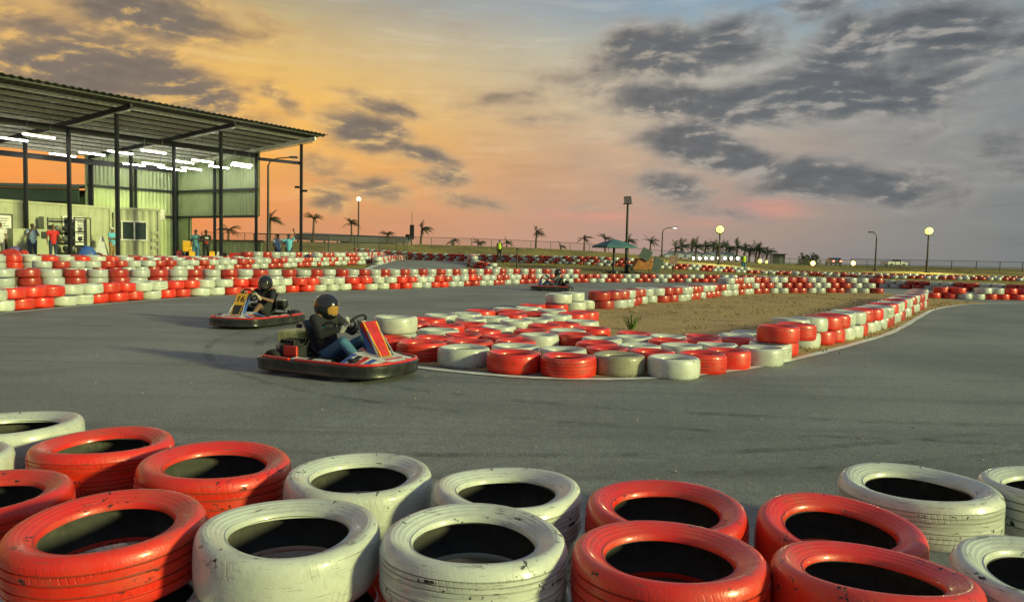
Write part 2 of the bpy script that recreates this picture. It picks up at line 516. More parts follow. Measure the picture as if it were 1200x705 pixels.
T_MID = {c: [tyre_mesh('tyre', MATS[c], 44, 1 if k_ else 0, 20 + k_ + ord(c)) for k_ in range(3)] for c in 'rwc'}
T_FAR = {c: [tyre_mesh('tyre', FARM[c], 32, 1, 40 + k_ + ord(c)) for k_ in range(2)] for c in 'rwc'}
L_HI = MB().lathe(prof_in(), 64).mesh('inner_lining', RUBBER, True)
L_MID = MB().lathe(prof_in(), 28).mesh('inner_lining', RUBBER, True)
CNAME = {'r': 'red', 'w': 'white', 'c': 'worn cream'}

ALL = []        # tyres of the whole place: colour, x, y, z of the middle, size, height factor, tilt, label, group, lod, front
def put(c, x, y, z, dia=.61, hs=1.0, tilt=(0, 0), label=None, group=None, lod='mid', vis=1.0):
    ALL.append(dict(c=c, x=x, y=y, z=z, s=dia / .612, hs=hs, tilt=tilt, label=label, group=group, lod=lod, vis=vis))

# near barrier: two layers, in front of the camera.  (colour, x, y, diameter, label)
NEAR = [
    ('r', -1.34, 2.448, .622, 'big scuffed red tyre on top of the near stack, at its front left corner'),
    ('w', -.73, 2.436, .610, 'white tyre with a rusty scratch, between red tyre and ribbed white tyre, front row'),
    ('w', -.108, 2.40, .615, 'ribbed white tyre in the middle of the near front row, dotted tread showing'),
    ('r', .511, 2.287, .612, 'red tyre with faded pinkish rim in the near front row, beside ribbed white tyre'),
    ('r', 1.10, 2.178, .585, 'bright red tyre of the near front row, tilted down towards the right corner'),
    ('w', 1.68, 2.20, .58, 'bluish white tyre at the right end of the near front row'),
    ('r', -1.975, 2.74, .605, 'red tyre cut by the left edge of the photo, near stack'),
    ('w', -2.60, 3.85, .655, 'white tyre at the far left corner of the near barrier, rearmost there'),
    ('r', -1.94, 3.50, .625, 'red tyre in the rear row of near barrier, beside the leftmost white tyre'),
    ('r', -1.29, 3.222, .65, 'glossy red tyre in the near rear row, between red and white neighbours'),
    ('w', -.626, 3.083, .620, 'white tyre with scraped side in the near rear row, beside glossy red tyre'),
    ('w', -.005, 2.934, .612, 'white tyre with black chip on its rim, middle of the near rear row'),
    ('r', .60, 2.757, .612, 'red tyre in near rear row, behind the faded pinkish red tyre'),
    ('r', 1.185, 2.60, .565, 'red tyre in near rear row tilted beside a thin treaded white tyre'),
    ('w', 1.737, 3.10, .62, 'white tyre with brown scuffed line, standing apart at the rear right'),
    ('w', 2.34, 3.12, .58, 'white tyre cut by the right edge of the photo, rear row'),
    ('w', -2.50, 3.22, .55, 'small visible arc of white tyre at left edge, under the rearmost white tyre'),
]
TILT = {0: (-.05, .04), 4: (.02, .10), 13: (.02, .09), 9: (-.02, .03), 12: (0, .03), 3: (.02, .02)}
for i, (c, x, y, d, lab) in enumerate(NEAR):
    fr_ = i < 6
    kk = .968 if fr_ else 1.032
    put(c, x * kk, y * kk, .385 if fr_ else .336 * .93, d * kk, .86 if fr_ else .93, TILT.get(i, (random.uniform(-.015, .015), random.uniform(-.015, .015))), lab, 'tyres of the near barrier', 'hi')
LOW = [('w', -1.21, 2.32, 1, 'white tyre in the lower layer, seen under the big scuffed red tyre'),
       ('r', -.62, 2.32, 1, 'red tyre of the lower layer, glimpsed between two white front tyres'),
       ('w', -.06, 2.29, 1, 'white tyre of the lower layer, between ribbed white and faded red tyres'),
       ('w', .52, 2.20, 1, 'white tyre of the lower layer under the gap of two red front tyres'),
       ('r', 1.085, 2.10, 1, 'red tyre of the lower layer below the tilted bright red tyre'),
       ('w', -1.62, 2.50, 1, 'white lower tyre showing a sliver at the bottom left of photo'),
       ('w', -2.68, 3.97, 0, 'white tyre of the lower layer under the leftmost rear pair'),
       ('r', -2.0, 3.61, 0, 'red lower tyre under the left pair of rear red tyres'),
       ('w', -1.33, 3.32, 0, 'white lower tyre under the glossy red rear tyre'),
       ('r', -.65, 3.18, 0, 'red lower tyre under the pair of white rear tyres'),
       ('w', 0.0, 3.03, 0, 'white lower tyre under the middle of the near rear row'),
       ('w', .62, 2.845, 0, 'white lower tyre under the pair of red rear tyres'),
       ('w', 1.22, 2.683, 0, 'white lower tyre under the tilted red rear tyre'),
       ('r', 1.79, 3.20, 0, 'red lower tyre under the white tyre that stands apart'),
       ('w', 2.41, 3.22, 0, 'white lower tyre under the last white tyre at right edge')]
for c, x, y, fr_, lab in LOW:
    kh = 1.28 if fr_ else .93
    put(c, x, y, .112 * kh, .60, kh, (0, 0), lab, 'tyres of the near barrier', 'hi', .3)

ORD = ['', 'first', 'second', 'third', 'fourth', 'fifth', 'sixth', 'seventh', 'eighth', 'ninth', 'tenth', 'eleventh', 'twelfth', 'thirteenth', 'fourteenth', 'fifteenth', 'sixteenth', 'seventeenth', 'eighteenth', 'nineteenth']
TENS = ['', '', 'twent', 'thirt', 'fort', 'fift', 'sixt', 'sevent', 'eight', 'ninet']
def ordinal(n):
    if n < 20: return ORD[n]
    if n >= 100: return 'hundred-' + ordinal(n - 100) if n > 100 else 'hundredth'
    return TENS[n // 10] + ('ieth' if n % 10 == 0 else 'y-' + ORD[n % 10])

ISL = [('w',1,-1.67,10.66,0.632,0),('r',1,-1.68,12.37,0.637,0),('r',1,-1.49,13.20,0.655,0),('w',1,-1.35,14.10,0.655,0),('w',1,-0.91,14.58,0.655,0),('r',1,-0.66,15.46,0.655,0),('w',1,-1.11,11.25,0.647,0),('r',1,-1.05,12.04,0.582,0),('r',1,-0.70,12.50,0.575,0),('w',1,-0.74,13.47,0.591,0),('r',1,-1.64,10.03,0.618,1),('r',1,-1.16,9.60,0.655,1),('r',1,-1.06,10.21,0.584,0),('r',1,-0.55,9.83,0.651,0),('w',1,-0.58,9.14,0.655,1),('r',1,-0.44,11.39,0.578,0),('r',1,-0.69,10.66,0.575,0),('r',1,0.04,8.77,0.655,1),('w',1,0.06,9.42,0.627,0),('r',1,0.67,8.55,0.655,1),('w',1,0.64,9.19,0.627,0),('w',1,0.40,10.85,0.609,0),('r',1,-0.12,10.56,0.575,0),('r',1,0.06,10.02,0.575,0),('w',1,-0.21,12.01,0.582,0),('r',1,0.31,11.43,0.575,0),('w',1,0.88,11.59,0.594,0),('r',1,0.96,11.01,0.575,0),('r',1,0.56,12.39,0.602,0),('r',1,0.89,12.89,0.594,0),('r',1,1.31,12.07,0.624,0),('w',1,1.27,13.37,0.628,0),('w',1,0.88,14.62,0.640,0),('w',1,0.08,13.17,0.608,0),('w',1,0.48,13.70,0.601,0),('w',1,-0.32,13.87,0.575,0),('r',1,0.02,14.66,0.612,0),('r',1,0.45,15.11,0.625,0),('r',1,-0.02,15.61,0.647,0),('w',1,-0.10,16.25,0.636,0),('w',1,0.37,16.67,0.634,0),('w',1,0.87,16.08,0.648,0),('r',1,1.25,15.23,0.650,0),('r',1,1.54,15.82,0.655,0),('r',1,1.04,17.98,0.655,0),('r',1,0.49,17.63,0.651,0),('w',2,1.15,18.30,0.655,0),('w',2,1.57,19.37,0.655,0),('w',1,1.59,19.20,0.655,0),('w',1,1.94,20.09,0.655,0),('r',1,1.90,11.41,0.579,0),('w',1,1.78,10.83,0.575,0),('w',1,1.29,10.53,0.587,0),('r',1,1.16,9.96,0.581,0),('r',1,1.22,9.37,0.575,0),('c',1,1.28,8.75,0.631,1),('r',1,1.76,9.18,0.575,0),('w',1,1.90,8.61,0.613,1),('w',1,1.70,9.76,0.575,0),('r',1,2.22,10.45,0.575,0),('w',1,2.27,9.87,0.575,0),('w',1,2.34,11.03,0.575,0),('r',1,2.34,9.04,0.586,1),('r',1,2.76,10.64,0.575,0),('r',1,2.90,11.20,0.575,0),('r',1,2.77,9.44,0.577,1),('w',1,2.81,10.07,0.575,0),('w',1,3.32,9.80,0.575,1),('w',1,3.61,10.31,0.591,1),('r',1,3.91,10.94,0.646,1),('w',1,3.45,11.37,0.575,0),('w',1,3.82,11.92,0.577,0),('r',1,3.31,10.81,0.575,0),('r',2,3.76,10.43,0.575,0),('r',2,4.16,10.84,0.575,0),('w',2,-1.67,10.64,0.64,0)]
front = sorted([q for q in ISL if q[5]], key=lambda q: q[2])
for i, q in enumerate(front):
    put(q[0], q[2], q[3], .1175, q[4], 1.05, (0, 0), f"{CNAME[q[0]]} tyre in the island's roadside row, {ordinal(i + 1)} from the leading kart", 'tyres on the island tip')
rest = [q for q in ISL if not q[5]]
bands = {}
for q in rest: bands.setdefault((q[1], int((q[3] - 8.6) / .9)), []).append(q)
for (l, bnd), qs in sorted(bands.items()):
    for i, q in enumerate(sorted(qs, key=lambda q: q[2])):
        where = 'raised on top of the island tip' if l == 2 else 'lying flat on the island tip'
        put(q[0], q[2], q[3], .1175 + .235 * (l - 1), q[4], 1.05, (0, 0), f"{CNAME[q[0]]} tyre {where}, {ordinal(bnd + 2)} band back, {ordinal(i + 1)} from left", 'tyres on the island tip')

def wall(pts, layers, phrase, group, pair=2, start='r', off=.31, bond=True, spacing=.605, z0=None, lod='mid', label_end='left end', vis=None, top3=None, phase=0, shift=0.0):
    pts = smooth_line(pts, 4)
    P = [Vector(p) for p in pts]
    cum = [0]
    for a, b_ in zip(P, P[1:]): cum.append(cum[-1] + (b_ - a).length)
    def at(s):
        s = min(max(s, 0), cum[-1] - 1e-4)
        for i in range(len(P) - 1):
            if cum[i + 1] >= s:
                t = (s - cum[i]) / max(1e-6, cum[i + 1] - cum[i]); d = (P[i + 1] - P[i]).normalized()
                return P[i].lerp(P[i + 1], t), Vector((-d.y, d.x))
    n = int(cum[-1] / spacing)
    for l in range(layers):
        for k in range(n):
            s = (k + .5 + (.5 if bond and l % 2 else 0)) * spacing
            if s > cum[-1] - .2: continue
            if top3 and l >= 2 and not (top3[0] <= s / cum[-1] <= top3[1]): continue
            q, nr = at(s)
            x, y = q.x + nr.x * off + random.uniform(-.045, .045), q.y + nr.y * off + random.uniform(-.045, .045)
            if any(abs(t_['x'] - x) < .5 and abs(t_['y'] - y) < .5 and (t_['x'] - x) ** 2 + (t_['y'] - y) ** 2 < .25 and abs(t_['z'] - (.1175 + .235 * l)) < .15 for t_ in ALL): continue
            z = (ground_z(x, y) if z0 is None else z0) + .1175 + .235 * l
            isred = ((k + phase) // pair) % 2 == (0 if start == 'r' else 1)
            if random.random() < .04: isred = not isred
            c = 'r' if isred else 'w'
            lay = {0: 'bottom', layers - 1: 'top'}.get(l, 'middle' if layers == 3 else 'second' if l == 1 else 'third')
            put(c, x, y, z, random.uniform(.585, .635), 1.05, (random.uniform(-.045, .045), random.uniform(-.045, .045)),
                f"{CNAME[c]} tyre, {lay} layer of the {phrase}, {ordinal(k + 1)} from {label_end}", group, lod, 1.0 if vis is None else vis[min(l, len(vis) - 1)])

wall(ISR[:-1], 2, 'island wall by the white line', 'tyres of the island side wall', 2, 'w', label_end='near end', off=.30)
wall(ISB, 3, "island's rear wall", 'tyres of the island rear wall', 2, 'r', label_end='left end', top3=(.52, 1.0), off=.31, lod='far')
wall(W1[1:], 2, 'barrier along the far track edge', 'tyres of the far edge barrier', 2, 'r', phase=1)
wall([(-.9, 34.7), (.847, 37.637), (4.265, 41.434), (9.225, 44.709), (12.5, 46.2)], 1, 'capping row on the far edge barrier', 'tyres of the far edge barrier', 2, 'w', z0=.47, bond=True)
wall([(17.15, 30.56), (17.925, 30.5), (18.8, 30.3), (21.3, 30.7), (25.2, 31.2), (29, 32)], 2, 'barrier past the right bend', 'tyres of the barrier past the bend', 3, 'r', label_end='its island end', phase=1)
W2 = [(-15.0, 18.5), (-13.9, 20.2), (-12.4, 22.2), (-10.6, 24.4), (-8.9, 26.6), (-6.6, 29.6), (-4.0, 33.4), (-1.6, 37.0), (1.2, 40.6), (4.4, 43.6)]
wall(W2, 3, 'second barrier behind the far edge', 'tyres of the second barrier', 1, 'r', bond=False, vis=(.1, .8, 1), spacing=.615, lod='far')
W3 = [(-18.2, 22.0), (-16.6, 24.4), (-14.8, 28.3), (-13.2, 32.5), (-11.4, 37.5), (-9.6, 43), (-8.6, 46)]
wall(W3, 3, 'third barrier toward the pavilion', 'tyres of the third barrier', 2, 'w', vis=(.1, .8, 1), lod='far')
W4 = [(-20.6, 23.6), (-18.5, 27.4), (-16.05, 31.8), (-13.6, 36.1), (-11.7, 39.6), (-10.4, 44.5), (-9.6, 50), (-9.9, 58)]
wall(W4, 3, 'barrier right before the pavilion', 'tyres before the pavilion', 1, 'w', bond=False, vis=(.1, .5, 1), lod='far')
wall([(-19.6, 23.2), (-17.1, 27.7), (-14.6, 32.1), (-12.2, 36.5), (-10.5, 40.2), (-9.4, 44.5)], 2, 'low row before the pavilion barrier', 'tyres before the pavilion', 1, 'r', bond=False)
# distant barriers
W7 = [(-16, 74), (-10, 71.5), (-3.2, 67.5), (2.6, 64), (7.9, 62), (13, 62)]
wall(W7, 3, 'distant barrier below the berm', 'tyres below the berm', 1, 'r', vis=(.4,))
W9 = [(6.4, 57.5), (10.1, 57), (14.5, 58), (20.5, 60.5), (26.3, 58.5), (29.4, 57), (38.9, 57), (47, 58.5), (58, 60)]
wall(W9, 2, 'distant floodlit barrier', 'tyres of the floodlit barrier', 2, 'w', vis=(.4,))
wall([(14, 66), (22, 70), (30, 69), (40, 67), (52, 66)], 2, 'farthest floodlit barrier', 'tyres of the floodlit barrier', 2, 'r', vis=(.3,))
wall([(-3.5, 58), (-3.3, 54.4), (-2.9, 51), (-1.7, 49.9), (-.6, 49.9)], 3, 'round barrier by the far lane', 'tyres by the far lane', 2, 'r', vis=(.4,))
wall([(-10.6, 68), (-10, 58), (-9.1, 50), (-8.7, 44.5)], 2, 'barrier by the far lane', 'tyres by the far lane', 2, 'w', vis=(.3,), off=.5)

# the camera, needed here for choosing which tyres show largest
CAM = Vector((0, 0, 1.36)); PITCH = math.radians(3.42); ROLL = math.radians(1.2); FPX = 870.0
def pick_largest(n):
    """count the picture cells that each tyre covers, nearest last"""
    W, H_ = 600, 352
    buf = np.full((H_, W), -1, int)
    f = FPX / 2
    Fv = Vector((0, math.cos(PITCH), -math.sin(PITCH))); U0 = Vector((0, math.sin(PITCH), math.cos(PITCH))); R0 = Vector((1, 0, 0))
    Rv = R0 * math.cos(ROLL) + U0 * math.sin(ROLL); Uv = U0 * math.cos(ROLL) - R0 * math.sin(ROLL)
    pr = []
    for i, t_ in enumerate(ALL):
        d = Vector((t_['x'], t_['y'], t_['z'])) - CAM
        z = d.dot(Fv)
        pr.append((z, i, W / 2 + f * d.dot(Rv) / z if z > .5 else -999, H_ / 2 - f * d.dot(Uv) / z if z > .5 else -999))
    for z, i, px, py in sorted(pr, reverse=True):
        if z < .5: continue
        s = f / z
        w = .305 * ALL[i]['s'] * s; h = (.118 + .12 * (1.3 / max(z, 1.3))) * s
        x0, x1, y0, y1 = int(px - w), int(px + w) + 1, int(py - h), int(py + h) + 1
        x0, x1, y0, y1 = max(x0, 0), min(x1, W), max(y0, 0), min(y1, H_)
        if x1 > x0 and y1 > y0: buf[y0:y1, x0:x1] = i
    cnt = np.bincount(buf[buf >= 0].ravel(), minlength=len(ALL))
    order = [i for i in np.argsort(-cnt, kind='stable') if cnt[i] > 0]
    return set(int(i) for i in order[:n]), cnt
SINGLE, CNT = pick_largest(300)
tyre_proto = {}
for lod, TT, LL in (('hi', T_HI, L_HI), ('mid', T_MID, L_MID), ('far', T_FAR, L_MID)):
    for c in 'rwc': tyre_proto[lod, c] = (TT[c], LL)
stuff = MB()
lo_v = np.array([(r * math.cos(2 * PI * k / 14), r * math.sin(2 * PI * k / 14), z) for k in range(14) for r, z in PROF_LO])
NP = len(PROF_LO)
lo_f = [(k * NP + i, ((k + 1) % 14) * NP + i, ((k + 1) % 14) * NP + i + 1, k * NP + i + 1) for k in range(14) for i in range(NP - 1)]
li_f = [(k * NP, k * NP + NP - 1, ((k + 1) % 14) * NP + NP - 1, ((k + 1) % 14) * NP) for k in range(14)]
SV, SF, SM = [], [], []
for i, t_ in enumerate(ALL):
    if i in SINGLE:
        lod = t_['lod']
        me, li = tyre_proto[lod, t_['c']]
        o = link(bpy.data.objects.new('tyre', me[(i * 7) % len(me)]))
        o.location = (t_['x'], t_['y'], t_['z'])
        o.rotation_euler = (t_['tilt'][0], t_['tilt'][1], random.uniform(0, 6.28))
        o.scale = (t_['s'], t_['s'], t_['hs'])
        tag(o, t_['label'], 'tyre', t_['group'])
        q = link(bpy.data.objects.new('inner_lining', li)); q.parent = o
    else:
        if t_['y'] < 8 and CNT[i] == 0: continue
        b0 = sum(len(a) for a in SV)
        R_ = np.array(Matrix.Rotation(random.uniform(0, .44), 3, 'Z'))
        v = (lo_v * np.array([t_['s'], t_['s'], t_['hs']])) @ R_.T + np.array([t_['x'], t_['y'], t_['z']])
        SV.append(v)
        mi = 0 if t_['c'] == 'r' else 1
        SF += [[b0 + j for j in f] for f in lo_f]; SM += [mi] * len(lo_f)
        SF += [[b0 + j for j in f] for f in li_f]; SM += [2] * len(li_f)
stuff.v = [tuple(p) for a in SV for p in a]; stuff.f = SF; stuff.m = SM
o = stuff.build('tyre_barrier_mass', [RED_FAR_DIM, WHITE_FAR_DIM, RUBBER], smooth=True, fix=False)
tag(o, 'far barriers of red and white painted tyres winding round the track', 'tyre barrier', kind='stuff')
print('TYRES', len(ALL), 'single', len(SINGLE), 'min cells', min(CNT[i] for i in SINGLE))
# ------------------------------------------------------------------ people
def fabric(name, col, rough=.85): return mat(name, col, rough, var=.18, scale=9, bump=.25, bscale=30)
SKIN = mat('brown_skin', (.16, .082, .050), .5, var=.12, scale=12)
SKIN_DARK = mat('dark_brown_skin', (.07, .038, .026), .5, var=.12, scale=12)
HAIR = mat('black_hair', (.012, .010, .009), .55, var=.3, scale=30)
EYE = mat('dark_eye', (.02, .016, .014), .2)
SHOE = mat('dark_shoe', (.03, .03, .032), .6)
GLOVE = mat('pale_grey_glove', (.36, .36, .33), .8, var=.2, scale=20, bump=.2)
CLOTH = {k: fabric(k + '_cloth', c) for k, c in dict(black=(.014, .015, .018), jeans=(.06, .16, .26), navy=(.03, .045, .08), pale_blue=(.30, .42, .58), red=(.60, .03, .03), cyan=(.12, .45, .62), teal=(.10, .26, .28), khaki=(.26, .17, .07), white=(.6, .6, .58), lime=(.50, .72, .04), blue=(.05, .16, .30), grey=(.12, .12, .13)).items()}

def remeshed(mb, name, mats, parent, vox, smooth=3):
    me = mb.mesh(name, mats)
    o = link(bpy.data.objects.new(name + '_tmp', me))
    r = o.modifiers.new('r', 'REMESH'); r.mode = 'VOXEL'; r.voxel_size = vox; r.use_smooth_shade = True
    s = o.modifiers.new('s', 'SMOOTH'); s.iterations = smooth; s.factor = .5
    dg = bpy.context.evaluated_depsgraph_get()
    out = bpy.data.meshes.new_from_object(o.evaluated_get(dg))
    bpy.data.objects.remove(o)
    out.name = name
    out.materials.clear()
    out.materials.append(mats)
    q = link(bpy.data.objects.new(name, out))
    q.parent = parent
    return q

def hand(mb, wrist, d, side, curl=.5, k=1.0):
    """palm, four unequal bent fingers and a thumb; d = direction of the palm, side = toward the thumb"""
    w = Vector(wrist); d = Vector(d).normalized(); s = Vector(side); s = (s - d * s.dot(d)).normalized()
    n = d.cross(s).normalized()
    for j in (-.022, 0, .022):
        mb.capsule(w + s * j * .6 * k, .016 * k, w + d * .085 * k + s * j * k, .014 * k, 8)
    for j, L in zip((.031, .011, -.010, -.030), (.072, .080, .074, .058)):
        a = w + d * .088 * k + s * j * k
        b = a + (d * math.cos(curl) + n * math.sin(curl)) * L * .55 * k
        c = b + (d * math.cos(curl * 2.2) + n * math.sin(curl * 2.2)) * L * .5 * k
        mb.capsule(a, .0095 * k, b, .009 * k, 8); mb.capsule(b, .009 * k, c, .0078 * k, 8)
    a = w + d * .025 * k + s * .026 * k
    b = a + (s * .75 + d * .65).normalized() * .040 * k
    c = b + (d * .8 + s * .2 + n * .5).normalized() * .036 * k
    mb.capsule(a, .013 * k, b, .011 * k, 8); mb.capsule(b, .011 * k, c, .009 * k, 8)

def head_shape(mb, c, f, k=1.0):
    """skull, jaw, nose, brow, lips, ears; f = facing direction"""
    c = Vector(c); f = Vector(f).normalized(); u = Vector((0, 0, 1)); u = (u - f * u.dot(f)).normalized(); s = f.cross(u)
    mb.ellipsoid(c + u * .02 * k - f * .012 * k, (.094 * k, .078 * k, .098 * k), 14, Matrix((f, -s, u)).transposed().to_4x4())
    mb.ellipsoid(c - u * .048 * k + f * .030 * k, (.060 * k, .054 * k, .062 * k), 12, Matrix((f, -s, u)).transposed().to_4x4())
    mb.capsule(c + f * .086 * k + u * .012 * k, .011 * k, c + f * .104 * k - u * .022 * k, .015 * k, 8)
    mb.capsule(c + f * .076 * k + u * .030 * k - s * .035 * k, .012 * k, c + f * .076 * k + u * .030 * k + s * .035 * k, .012 * k, 8)
    mb.capsule(c + f * .080 * k - u * .055 * k - s * .018 * k, .010 * k, c + f * .080 * k - u * .055 * k + s * .018 * k, .010 * k, 8)
    for q in (-1, 1):
        mb.ellipsoid(c + s * q * .080 * k - f * .005 * k, (.020 * k, .012 * k, .032 * k), 8, Matrix((f, -s, u)).transposed().to_4x4())
    return f, s, u

STAND = dict(pelvis=(0, 0, .95), chest=(0, 0, 1.26), neck=(0, 0, 1.46), head=(.015, 0, 1.62), face=(1, 0, 0),
             hip=[(0, .09, .92), (0, -.09, .92)], knee=[(.02, .11, .50), (.03, -.11, .50)], ankle=[(0, .12, .08), (.0, -.12, .08)],
             sho=[(0, .185, 1.40), (0, -.185, 1.40)], elb=[(-.02, .25, 1.13), (-.02, -.25, 1.13)], wri=[(.06, .25, .90), (.06, -.25, .90)],
             hd=[(.1, 0, -1), (.1, 0, -1)], ht=[(1, 0, 0), (1, 0, 0)], curl=.35, toe=[(.15, .02, -.05), (.15, -.02, -.05)])
def pose(**kw):
    p = dict(STAND); p.update(kw); return p

def person(label, loc, facing, P, shirt, trousers, skin=SKIN, hair='short', group=None, k=1.0, sleeve=.5, legs='long', extra=None, vox=.011, helmet=False, gloves=None, cat='person'):
    root = thing('person', label, cat, loc, facing, group)
    V = lambda q: Vector(q) * k
    def pm(fn):
        mb = MB(); fn(mb); return mb
    def body(mb):
        mb.capsule(V(P['pelvis']), .135 * k, V(P['chest']), .135 * k, 14)
        for i, q in enumerate((1, -1)):
            c = Vector(P['chest'])
            mb.capsule(V(P['chest']), .12 * k, V(P['sho'][i]) * .8 + V(P['chest']) * .2, .065 * k)
            mb.capsule(V(P['sho'][i]), .052 * k, V(P['elb'][i]), .042 * k)
            mb.capsule(V(P['elb'][i]), .041 * k, V(P['wri'][i]), .028 * k)
            mb.capsule(V(P['neck']), .058 * k, V(P['sho'][i]), .05 * k)
            if not gloves: hand(mb, V(P['wri'][i]), P['hd'][i], P['ht'][i], P['curl'], k)
            mb.capsule(V(P['hip'][i]), .088 * k, V(P['knee'][i]), .056 * k)
            mb.capsule(V(P['knee'][i]), .055 * k, V(P['ankle'][i]), .038 * k)
        mb.capsule(V(P['chest']), .10 * k, V(P['neck']), .058 * k)
        mb.capsule(V(P['neck']), .054 * k, V(P['head']) - Vector((0, 0, .05 * k)), .052 * k)
        head_shape(mb, V(P['head']), P['face'], k)
    remeshed(pm(body), 'body', skin, root, vox * .8, 2)
    def shirt_(mb):
        mb.capsule(V(P['pelvis']) + (V(P['chest']) - V(P['pelvis'])) * -.12, .155 * k, V(P['chest']), .158 * k, 14)
        mb.capsule(V(P['chest']), .13 * k, V(P['neck']) - (V(P['neck']) - V(P['chest'])) * .12, .078 * k)
        for i in (0, 1):
            a, e, w = V(P['sho'][i]), V(P['elb'][i]), V(P['wri'][i])
            mb.capsule(V(P['chest']), .135 * k, a * .8 + V(P['chest']) * .2, .078 * k)
            mb.capsule(V(P['neck']) * .6 + V(P['chest']) * .4, .075 * k, a, .068 * k)
            if sleeve <= 1: mb.capsule(a, .070 * k, a + (e - a) * sleeve, .062 * k)
            else:
                mb.capsule(a, .070 * k, e, .056 * k); mb.capsule(e, .056 * k, e + (w - e) * (sleeve - 1), .042 * k)
    remeshed(pm(shirt_), 'shirt', shirt, root, vox, 3)
    def trou(mb):
        mb.capsule(V(P['pelvis']) + Vector((0, .03 * k, 0)), .142 * k, V(P['pelvis']) - Vector((0, .03 * k, 0)), .142 * k, 14)
        for i in (0, 1):
            h, n, a = V(P['hip'][i]), V(P['knee'][i]), V(P['ankle'][i])
            if legs == 'short': mb.capsule(h, .108 * k, h + (n - h) * .72, .085 * k)
            else:
                mb.capsule(h, .108 * k, n, .072 * k); mb.capsule(n, .072 * k, n + (a - n) * .93, .056 * k)
    remeshed(pm(trou), 'trousers' if legs == 'long' else 'shorts', trousers, root, vox, 3)
    for i in (0, 1):
        a = V(P['ankle'][i]); tv = V(P['toe'][i])
        m_ = MB(); m_.capsule(a - Vector((0, 0, .01)) - tv * .25 * k, .048 * k, a + tv, .040 * k)
        m_.build('shoe', SHOE, root, smooth=True)
        if gloves:
            gm = MB(); hand(gm, V(P['wri'][i]), P['hd'][i], P['ht'][i], P['curl'], k * 1.14)
            gm.capsule(V(P['wri'][i]) - Vector(P['hd'][i]).normalized() * .05, .038, V(P['wri'][i]), .034)
            remeshed(gm, 'glove', gloves, root, .0065, 1)
    f = Vector(P['face']).normalized(); u = Vector((0, 0, 1)); u = (u - f * u.dot(f)).normalized(); s = f.cross(u); h = V(P['head'])
    B = Matrix((f, -s, u)).transposed().to_4x4()
    if not helmet:
        for q in (-1, 1):
            MB().ellipsoid(h + f * .081 * k + s * q * .032 * k + u * .008 * k, (.008 * k, .013 * k, .008 * k), 8, B).build('eye', EYE, root, smooth=True)
        hm = MB()
        if hair in ('short', 'long'):
            hm.ellipsoid(h + u * .042 * k - f * .026 * k, (.095 * k, .086 * k, .092 * k), 14, B)
            if hair == 'long':
                hm.capsule(h - f * .075 * k, .055 * k, h - f * .085 * k - u * .20 * k, .06 * k)
            remeshed(hm, 'hair', HAIR, root, .011, 2)
        if hair == 'cap':
            hm.ellipsoid(h + u * .045 * k - f * .012 * k, (.104 * k, .090 * k, .088 * k), 14, B)
            hm.box((.11 * k, 0, .035 * k), (.10 * k, .13 * k, .012), M=Matrix.Translation(h) @ B)
            remeshed(hm, 'cap', CLOTH['white'], root, .011, 1)
    else:
        hc = h + u * .015
        HM, VM = helmet
        shell = MB()
        prof = []
        n = 56
        vs, fs = [], []
        NR = 36
        # full-face shell: ellipsoid with a drawn-out chin and an eye port cut through the front
        for i in range(NR + 1):
            t = PI * i / NR * .97
            for j in range(n):
                a = 2 * PI * j / n
                x = .138 * math.sin(t) * math.cos(a); y = .116 * math.sin(t) * math.sin(a); z = .140 * math.cos(t)
                if z < -.02: x += .026 * max(0, math.cos(a)) * min(1, -z / .08)
                z = max(z, -.136)
                vs.append(hc + f * x - s * y + u * z)
        for i in range(NR):
            for j in range(n):
                a = (j + .5) / n * 2 * PI
                if a > PI: a -= 2 * PI
                t = (i + .5) / NR
                if (abs(a) / 1.06) ** 3 + (abs(t - .575) / .135) ** 3 < 1: continue
                fs.append((i * n + j, (i + 1) * n + j, (i + 1) * n + (j + 1) % n, i * n + (j + 1) % n))
        shell.add(vs, fs)
        ho = shell.build('helmet', HM, root, smooth=True)
        so = ho.modifiers.new('thick', 'SOLIDIFY'); so.thickness = .012; so.offset = 1
        vi = MB(); vs, fs = [], []
        for i in range(13):
            t = PI * (.38 + .36 * i / 12)
            for j in range(21):
                a = -1.25 + 2.5 * j / 20
                bulge = .026 * max(0, math.cos(a)) * min(1, max(0, -.140 * math.cos(t) - .02) / .06)
                vs.append(hc + f * (.139 * math.sin(t) * math.cos(a) + bulge) - s * (.117 * math.sin(t) * math.sin(a)) + u * (.140 * math.cos(t)))
        for i in range(12):
            for j in range(20): fs.append((i * 21 + j, (i + 1) * 21 + j, (i + 1) * 21 + j + 1, i * 21 + j + 1))
        vi.add(vs, fs)
        vo = vi.build('visor', VM, ho, smooth=True)
        ve = MB().ellipsoid(hc + u * .112 + f * .070, (.030, .022, .010), 10, B).build('vent', STEEL_DARK, ho, smooth=True)
    if helmet:
        nk = MB(); nk.capsule(V(P['neck']) - Vector((0, 0, .03)), .078, h - u * .07, .072); nk.build('collar', CLOTH['black'], root, smooth=True)
    if extra: extra(root, V)
    return root

HELM = mat('glossy_black_helmet', (.012, .013, .014), .18, var=.2, scale=4, coat=.8)
AMBER = mat('amber_visor', (.38, .21, .05), .12, var=.15, scale=5, coat=.6)
SMOKE = mat('smoke_grey_visor', (.045, .045, .043), .15, var=.2, scale=5, coat=.6)

